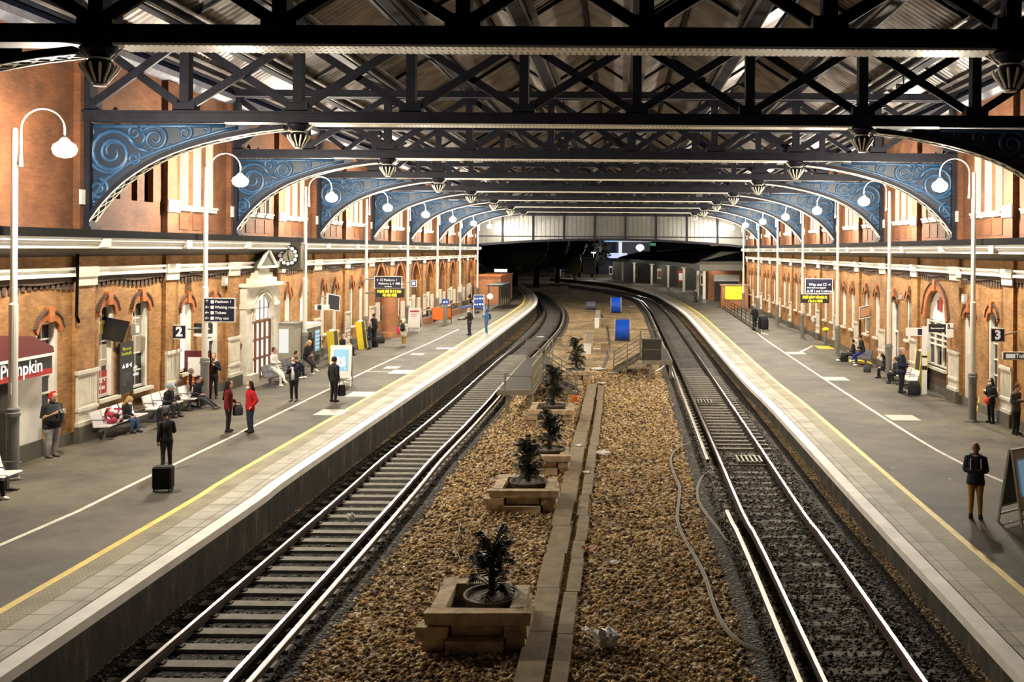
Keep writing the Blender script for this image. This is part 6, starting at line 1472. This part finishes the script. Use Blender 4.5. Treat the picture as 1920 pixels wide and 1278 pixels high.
handbag('handbag', world(pt[0], pt[1][1]) - Vector((0, 0, .43)), 'dark slouchy handbag hanging from the dark red jacket figure\'s hand', .32, .34, .16, 'c_char', .4, True, .1)
stand('masked person in bright red sweater and blue jeans', 469, 810, 714, 0, -.75, arms=('down', 'pocket'), top='c_red', bottom='c_djean', shoe='c_black', hair=('bob', 'h_dark'), mask=True, thick=.028)
person('seated person dressed all in white with legs crossed', (-15.1, 40.6, 0), 1.68, FX - .25, pose='cross', arms=('lap', 'lap'), top='c_white', bottom='c_white', shoe='c_white', hair=('bun', 'h_brown'), lean=.05)
person('seated person in black with dark hair next to the yellow topped bin', (-15.1, 43.1, 0), 1.68, FX - .15, pose='sit', arms=('phone', 'phone'), top='c_black', bottom='c_black', shoe='c_white', hair=('short', 'h_dark'), lean=.15, headpitch=.4)
person('seated blonde person in black jacket beside the paper carrier bag', (-15.0, 44.4, 0), 1.66, FX - .2, pose='cross', arms=('lap', 'lap'), top='c_black', bottom='c_black', shoe='c_white', hair=('bob', 'h_blond'), lean=.25, headpitch=.5)
p = G(509, 712, 0); handbag('carrier_bag', p, 'tan paper carrier bag on the ground by the blonde seated figure', .34, .38, .18, 'c_tan', .1)
stand('person in dark jacket over white shirt raising one hand to the head', 551, 752, 668, 0, -.1, arms=('chest', 'raise'), top='c_navy', bottom='c_black', shoe='c_shoe', hair=('short', 'h_brown'), mask=True, extras=(whitefront,), thick=.026, headpitch=.3)
pt = stand('person dressed in black seen from behind beside the clock A-board', 626, 753, 668, 0, PI - .5, arms=('down', 'down'), top='c_black', bottom='c_black', shoe='c_black', hair=('short', 'h_dark'), thick=.03)
handbag('shopping_bag', G(636, 752, 0) + Vector((.1, 0, .22)), 'black shopping bag held by the figure seen from behind', .30, .42, .14, 'c_black', .3, True, .25)
for px, y, lab, tp, hr, msk in ((646, 50.6, 'seated person in dark coat nearest the clock A-board', 'c_black', ('short', 'h_brown'), False), (662, 51.6, 'seated grey haired person in black coat reading', 'c_black', ('short', 'h_grey'), True), (672, 52.4, 'seated white haired person in cream coat reading', 'c_cream', ('bob', 'h_grey'), True)):
    person(lab, (-15.45, y, 0), 1.7, FX - .3, pose='sit', arms=('lap', 'lap'), top=tp, bottom='c_black', shoe='c_black', hair=hr, lean=.2, headpitch=.4, mask=msk, far=True)
stand('standing white haired person in long navy coat beside the seated group', 693, 654, 602, 0, -PI / 2 + .2, arms=('phone', 'down'), top='c_navy', bottom='c_jean', shoe='c_black', hair=('bob', 'h_grey'), coat=.6)
stand('standing person in black jacket behind the navy coat figure', 701, 642, 587, 0, 2.6, arms=('down', 'down'), top='c_black', bottom='c_black', shoe='c_black', hair=('short', 'h_brown'), thick=.03)
for px, py, w_, lab in ((712, 643, .62, 'black holdall on the ground by the standing pair'), (703, 650, .4, 'small black bag beside the black holdall')):
    handbag('holdall', G(px, py, 0), lab, w_, .4, .34, 'c_black', .2, True, .06)
pt = stand('person in short white coat and mustard tights walking away', 757, 648, 597, 0, PI - .2, arms=('down', 'down'), top='c_cream', bottom='c_must', shoe='c_cream', hair=('hood', 'c_white'), coat=.62, thick=.03, stride=.08)
backpack(pt, 'small black backpack worn over the short white coat', 'c_black', .22); handbag('pink_bag', world(pt[0], (.36, .0, .75)), 'bright pink bag carried beside the short white coat', .22, .4, .14, 'c_pink', .2)
stand('masked person in black jacket on the yellow line facing the trolleys', 880, 628, 577, 0, -.9, arms=('phone', 'pocket'), top='c_black', bottom='c_djean', shoe='c_black', hair=('short', 'h_grey'), mask=True)
pt = stand('person in blue hooded top and blue jeans near the far platform edge', 912, 627, 576, 0, -1.2, arms=('phone', 'pocket'), top='c_blue', bottom='c_blue', shoe='c_white', hair=('hood', 'c_blue'), thick=.025)
backpack(pt, 'small grey backpack on the blue hooded figure', 'c_char', .2, .24, .36)
person('person stretched out on the far bench by the shelter', (-13.6, 87.6, 0), 1.75, FX + .2, pose='recline', arms=('down', 'lap'), top='c_black', bottom='c_djean', shoe='c_shoe', hair=('short', 'h_grey'), lean=-.5, far=True)
# --- the platform with the numbered 3 sign
pt = stand('bald bearded person in navy jacket and khaki trousers with folded arms', 1829, 970, 828, Z_R, -.35, arms=('crossed', 'crossed'), top='c_navy', bottom='c_khaki', shoe='c_black', skin='skin_brown', hair=('bald', ''), thick=.03, extras=(strap_front, collar), fat=1.04)
backpack(pt, 'black backpack worn by the figure in khaki trousers', 'c_black', .26, .34, .46)
pt = stand('masked person in long dark coat against the wall by the number 3 sign', 1858, 783, 699, Z_R, NX + .35, arms=('phone', 'bag'), top='c_black', bottom='c_black', shoe='c_black', hair=('long', 'h_dark'), mask=True, thick=.03)
handbag('red_bag', world(pt[0], pt[1][1]) - Vector((.02, 0, .18)), 'red shoulder bag at the side of the masked figure in the dark coat', .34, .22, .14, 'c_red', NX, False)
stand('person in grey blazer looking down at the picture edge', 1905, 806, 709, Z_R, .6, arms=('phone', 'phone'), top='c_blazer', bottom='c_black', shoe='c_black', hair=('short', 'h_brown'), headpitch=.5, extras=(collar,), thick=.022)
pt = stand('bald person in navy coat standing with hands together', 1690, 736, 651, Z_R, FX - .6, arms=('lap', 'lap'), top='c_navy', bottom='c_black', shoe='c_black', hair=('short', 'h_grey'), thick=.04, fat=1.08, coat=None)
handbag('rucksack', G(1714, 740, Z_R), 'big black rucksack on the ground beside the bald figure in navy', .6, .62, .42, 'c_black', .2, False)
handbag('rucksack', G(1735, 728, Z_R) + Vector((.2, .1, 0)), 'dark rucksack leaning behind the white banded post', .45, .6, .34, 'c_char', .2, False)
person('seated person in dark coat behind the grey lamp sleeve', (13.5, 45.6, Z_R), 1.68, NX + .2, pose='sit', arms=('lap', 'lap'), top='c_char', bottom='c_black', shoe='c_black', hair=('short', 'h_brown'), lean=.15)
person('seated long haired person in black bending over a phone', (13.5, 47.3, Z_R), 1.68, NX - .25, pose='sit', arms=('lap', 'lap'), top='c_black', bottom='c_black', shoe='c_black', hair=('long', 'h_dark'), lean=.3, headpitch=.4, mask=True)
handbag('backpack', G(1626, 697, Z_R), 'black and white backpack on the ground by the long haired seated figure', .42, .36, .3, 'c_char', .2, False)
person('seated person in blue jeans and black vest with white sleeves', (13.6, 52.4, Z_R), 1.75, NX - .2, pose='cross', arms=('lap', 'lap'), top='c_black', bottom='c_royal', shoe='c_white', hair=('cap', 'c_black'), lean=.2, headpitch=.35, far=True, thick=.028)
handbag('rucksack', G(1583, 677, Z_R), 'dark rucksack at the feet of the seated figure in blue jeans', .5, .5, .36, 'c_black', .2, False)
person('seated person in black with white trainers hidden half by the lamp sleeve', (13.6, 54.4, Z_R), 1.72, NX - .1, pose='recline', arms=('lap', 'lap'), top='c_black', bottom='c_black', shoe='c_white', hair=('short', 'h_dark'), far=True, lean=.1)
handbag('holdall', G(1534, 634, Z_R), 'dark bag lying in the recess below the Way out sign', .7, .6, .5, 'c_black', .1, False)
stand('white haired person in black standing at the dark ramp railing', 1415, 618, 571, Z_R, -PI + .4, arms=('down', 'lap'), top='c_black', bottom='c_black', shoe='c_black', hair=('short', 'h_grey'), thick=.035)
handbag('holdall', G(1424, 617, Z_R) + Vector((.3, 0, 0)), 'large black bag against the dark ramp railing', .9, 1.1, .5, 'c_black', .1, False)
stand('distant person in dark coat walking under the canopy end', 1304, 568, 542, Z_R, 0, arms=('down', 'down'), top='c_char', bottom='c_black', shoe='c_black', hair=('short', 'h_red'), stride=.1)
# ================================================================== beyond the hall
def at(px, py, D): return W(px, py, D)
# platform canopy along the far curve
cols = [(1167, 529), (1189, 532), (1221.7, 538.6), (1252.6, 544.2), (1282, 553.5), (1308, 562), (1320, 568)]
cv = [G(x, y, Z_R) for x, y in cols]
t = thing('platform_canopy', 'long dark roofed canopy on white columns along the far curving platform', 'canopy', (0, 0, Z_R))
for p in cv:
    c = MB(); c.box(p.x - .17, p.x + .17, p.y - .17, p.y + .17, .5, 4.3); c.box(p.x - .4, p.x + .4, p.y - .2, p.y + .2, 3.9, 4.3); c.build('column', M['white_pole'], t)
    c = MB(); c.box(p.x - .22, p.x + .22, p.y - .22, p.y + .22, 0, .5); c.build('column_foot', M['grey_pole'], t)
fp = catmull([Vector((p.x - .9, p.y, 0)) for p in reversed(cv)], 2.0)
c = MB(); c.sweep(fp, [(0, 4.1), (0, 4.75), (.12, 4.75), (.12, 4.1)]); c.build('valance', M['white_pole'], t)
c = MB(); c.sweep(fp, [(-.2, 4.75), (.4, 5.1), (5.0, 6.2), (9, 5.2), (9, 5.0), (0, 4.7)]); c.build('roof', M['black_iron'], t)
c = MB(); c.sweep(fp, [(.3, 4.68), (8.6, 4.68), (8.6, 4.6), (.3, 4.6)]); c.build('ceiling_boards', M['cream'], t)
p0 = fp[0]
c = MB(); c.hexa([(p0.x - .3, p0.y - .3, 4.75), (p0.x + 8.6, p0.y - .3, 4.75), (p0.x + 8.6, p0.y + 6, 4.75), (p0.x - .3, p0.y + 6, 4.75), (p0.x + 3.2, p0.y + 1.2, 6.3), (p0.x + 5.2, p0.y + 1.2, 6.3), (p0.x + 5.2, p0.y + 5, 6.3), (p0.x + 3.2, p0.y + 5, 6.3)]); c.build('hipped_end', M['cream'], t)
c = MB(); c.box(p0.x - .3, p0.x + 8.6, p0.y - .35, p0.y - .25, 3.95, 4.75); c.build('end_fascia', M['navy'], t); c = MB(); c.box(p0.x + .3, p0.x + 5.5, p0.y - .4, p0.y - .3, 4.0, 4.72); c.build('peeling_paint', M['cream'], t)
t['kind'] = 'thing'
# lights under the canopy
for k, i in enumerate((1, 2, 3, 4, 5)):
    p = cv[i]; l = thing('canopy_lamp', 'fluorescent lamp under the far canopy, number %s along from its hipped end' % ('five', 'four', 'three', 'two', 'one')[k], 'lamp', (p.x + 2.2, p.y - 1, 4.15), 0, 'lamps under the far canopy')
    c = MB(); c.box(-.1, .1, -.8, .8, 0, .06); c.build('tube', emis('canopy_tube_%d' % k, (1, .93, .8), 170), l); c = MB(); c.box(-.14, .14, -.85, .85, .06, .1); c.cyl((0, 0, .1), (0, 0, .2), .03, 5); c.build('tray', M['white'], l)
hp = catmull([Vector((p.x + 4.6, p.y + 2, Z_R)) for p in list(reversed(cv))[2:]] + [Vector((-2.0, 205, Z_R))], 2.5)
c = MB(); c.sweep(hp, [(0, 0), (0, 3.9), (.3, 3.9), (.3, 0)]); tag(c.build('boarded_fence', slab('hoarding', (.30, .25, .15), (.24, .20, .12), (.07, .06, .04), 1.3, 8)), 'brown boarded hoarding behind the far white columns', 'hoarding')
t = thing('brick_lodge', 'red brick lodge with dark opening and white panel under the canopy end', 'building', (0, 0, Z_R)); c = MB(); c.box(11.2, 16.5, 120, 128, 0, 4.0); c.build('wall', M['brick_plain'], t); c = MB(); c.box(12.0, 15.0, 119.9, 120, 0, 2.5); c.build('opening', M['black'], t); c = MB(); c.box(11.9, 15.2, 119.8, 120, 2.5, 3.3); c.build('panel', M['white'], t)
for k, (x, d) in enumerate(((1.2, 1.8), (3.0, 2.0), (4.4, 1.7), (5.8, 2.2), (7.4, 2.0))):
    pz = hp[min(len(hp) - 1, 3 + 6 * k)]; t = thing('poster_panel_board', 'coloured poster on the far hoarding, number %s along from the canopy end' % ('one', 'two', 'three', 'four', 'five')[k], 'poster', (pz.x - .2, pz.y, Z_R + 1.0), math.radians(35), 'posters on the far hoarding'); c = MB(); c.box(-.06, .0, -.7, .7, 0, 1.9); c.build('board', [M['lit_warm'], M['red'], M['cream'], M['yellow'], M['white']][k], t); c = MB(); c.box(-.08, -.06, -.5, .5, .3, 1.5); c.build('print', [M['red'], M['white'], M['wood'], M['cream'], M['navy']][k], t)
# low dark roofs behind
t = thing('dark_shed', 'long dark low shed roof behind the far canopy', 'building', (0, 0, -1.1)); c = MB(); c.prism([(6, 0), (60, 0), (60, 6.5), (34, 9.2), (6, 6.6)], lambda p, a: (p[0], a, p[1]), 215, 235); c.build('body', M['black_iron'], t)
# billboard, railings, mast lamps
def far_board(px0, px1, py0, py1, D, m, lab, name, zg=Z_R):
    a = W(px0, py0, D); b = W(px1, py1, D); t = thing(name, lab, 'billboard', ((a.x + b.x) / 2, D, zg)); w_ = b.x - a.x
    c = MB(); c.box(-w_ / 2, w_ / 2, -.1, .1, b.z - zg, a.z - zg); c.build('panel', m, t); c = MB()
    for s_ in (-1, 1): c.box(s_ * w_ / 2 - .08, s_ * w_ / 2 + .08, -.12, .12, 0, a.z - zg + .1)
    c.box(-w_ / 2, w_ / 2, -.13, .13, a.z - zg, a.z - zg + .12); c.build('frame', M['cream'], t)
far_board(1094, 1116, 483, 514, 205, mat('billboard_print', (.10, .085, .08), .5, var=.6, scale=1.5), 'tall dark billboard on legs where the far platform curves away', 'billboard')
far_board(1083, 1089, 499, 512, 203, M['black'], 'narrow framed notice beside the tall dark billboard', 'notice_stand')
t = thing('far_railing', 'short white railing at the tip of the far platform', 'railing', (0, 0, Z_R)); c = MB(); a = W(1041, 520, 216); b = W(1071, 519, 212); rail_posts(c, [Vector((a.x, a.y, 0)), Vector(((a.x + b.x) / 2, a.y - 1, 0)), Vector((b.x, b.y, 0))], 1.9, mid=(.9,)); c.build('rails', M['white_pole'], t); c = MB(); c.box(a.x, a.x + 1.4, a.y - .05, a.y + .05, .2, 1.8); c.build('panel', M['white'], t)
p = W(1200, 464, 230); t = thing('mast_lamp', 'bright street lamp shining over the far canopy roof', 'street lamp', (p.x, p.y, -1.1)); c = MB(); c.cyl((0, 0, 0), (0, 0, p.z + .9), .12, 8); c.build('mast', M['grey_pole'], t); c = MB(); c.ball((0, -.2, p.z + 1.1), (.95, .5, .75)); c.build('lamp', emis('mast_light', (1, .97, .9), 260), t)
for k, (px, py, D, lab) in enumerate(((1078, 478, 200, 'thin pale lamp mast in front of the small lit tree'), (1113, 474, 206, 'thin pale lamp mast beside the tall billboard'))):
    p = W(px, py, D); t = thing('thin_mast', lab, 'lamp mast', (p.x, p.y, -1.1)); c = MB(); c.cyl((0, 0, 0), (0, 0, p.z + 1.1), .09, 6); c.build('mast', M['grey_pole'], t); c = MB(); c.cbox((0, 0, p.z + 1.15), (.9, .3, .12)); c.build('head', emis('mast_head_%d' % k, (1, .95, .85), 420), t)
# filling station canopy with pale pylon
D = 260; a = W(1120, 446, D); b = W(1222, 453, D)
t = thing('filling_station_canopy', 'flat lit canopy with a blue edge and white pylon beyond the tracks', 'canopy', (0, D, -1.1)); c = MB(); c.box(a.x, b.x, 0, 12, b.z + 1.1, a.z + 1.1); c.build('slab', mat('canopy_slab', (.5, .52, .55), .5, emit=((.8, .85, 1), .35)), t)
q = W(1158, 446, D); c = MB(); c.box(a.x - .1, q.x, -.15, 0, b.z + 1.2, a.z + 1.2); c.build('blue_edge', emis('blue_edge', (.12, .55, .95), 1.2), t)
a2 = W(1160, 452, D); b2 = W(1166, 486, D); c = MB(); c.box(a2.x, b2.x, .5, 2, 0, a2.z + 1.1); c.build('pylon', emis('pylon_lit', (.85, .9, 1), .8), t)
a3 = W(1138, 474, D); b3 = W(1176, 484, D); c = MB(); c.box(a3.x, b3.x, 3, 4, b3.z + 1.1, a3.z + 1.1); c.build('lit_kiosk_band', emis('band_lit', (.6, .7, 1), .9), t); c = MB(); c.box(a.x, b.x, 14, 15, 0, a.z + .9); c.build('rear_wall', M['navy'], t)
# dark hillside mass and trees
t = thing('dark_building', 'dark building silhouette beyond the filling station', 'building', (0, 300, -1.1)); c = MB(); c.prism([(-20, 0), (120, 0), (120, 12), (60, 14), (36, 13.5), (14, 10.5), (-20, 9)], lambda p, a: (p[0], a, p[1]), 0, 20); c.build('body', mat('dark_render', (.012, .014, .022), .8), t)
for k, (px, D, lab) in enumerate(((1222, 280, 'dim green lit pub window strip in the dark building'), (1340, 280, 'dim amber sign light on the dark building'))):
    p = W(px, 458, D); t = thing('distant_light', lab, 'light', p); c = MB(); c.box(-1.2, 1.2, 0, .3, -.4, .4); c.build('panel', emis('dist_%d' % k, ((.1, .4, .2), (.8, .4, .1))[k], .5), t); c = MB(); c.box(-1.3, 1.3, .3, 20.02, -.5, .5); c.build('box', M['black'], t)
def tree(label, x, y, z0, h, r, m, n, seed, lit=False):
    rng = random.Random(seed); t = thing('tree', label, 'tree', (x, y, z0), 0, 'trees beyond the hall'); c = MB(); c.tube([(0, 0, 0), (.1, .1, h * .3), (-.1, 0, h * .6)], [r * .07, r * .055, r * .03], 7); c.build('trunk', M['black_iron'], t)
    c = MB()
    for k in range(n):
        a = rng.uniform(0, 2 * PI); e = math.asin(rng.uniform(-.75, 1)); rr = r * rng.uniform(.55, 1.0)
        q = Vector((rr * math.cos(e) * math.cos(a), rr * math.cos(e) * math.sin(a), h * .6 + rr * math.sin(e) * h * .42 / r))
        s_ = r * rng.uniform(.05, .11); u_ = Vector((rng.gauss(0, 1), rng.gauss(0, 1), rng.gauss(0, 1))).normalized(); w_ = u_.cross(Vector((rng.gauss(0, 1), rng.gauss(0, 1), 1))).normalized()
        c.poly([q - u_ * s_, q + w_ * s_ * .6, q + u_ * s_, q - w_ * s_ * .6])
    c.build('foliage', m, t, fix=False)
    c = MB(); c.ball((0, 0, h * .58), (r * .8, r * .8, h * .36), 0, 14, 9); c.build('inner_foliage', m, t, smooth=True)
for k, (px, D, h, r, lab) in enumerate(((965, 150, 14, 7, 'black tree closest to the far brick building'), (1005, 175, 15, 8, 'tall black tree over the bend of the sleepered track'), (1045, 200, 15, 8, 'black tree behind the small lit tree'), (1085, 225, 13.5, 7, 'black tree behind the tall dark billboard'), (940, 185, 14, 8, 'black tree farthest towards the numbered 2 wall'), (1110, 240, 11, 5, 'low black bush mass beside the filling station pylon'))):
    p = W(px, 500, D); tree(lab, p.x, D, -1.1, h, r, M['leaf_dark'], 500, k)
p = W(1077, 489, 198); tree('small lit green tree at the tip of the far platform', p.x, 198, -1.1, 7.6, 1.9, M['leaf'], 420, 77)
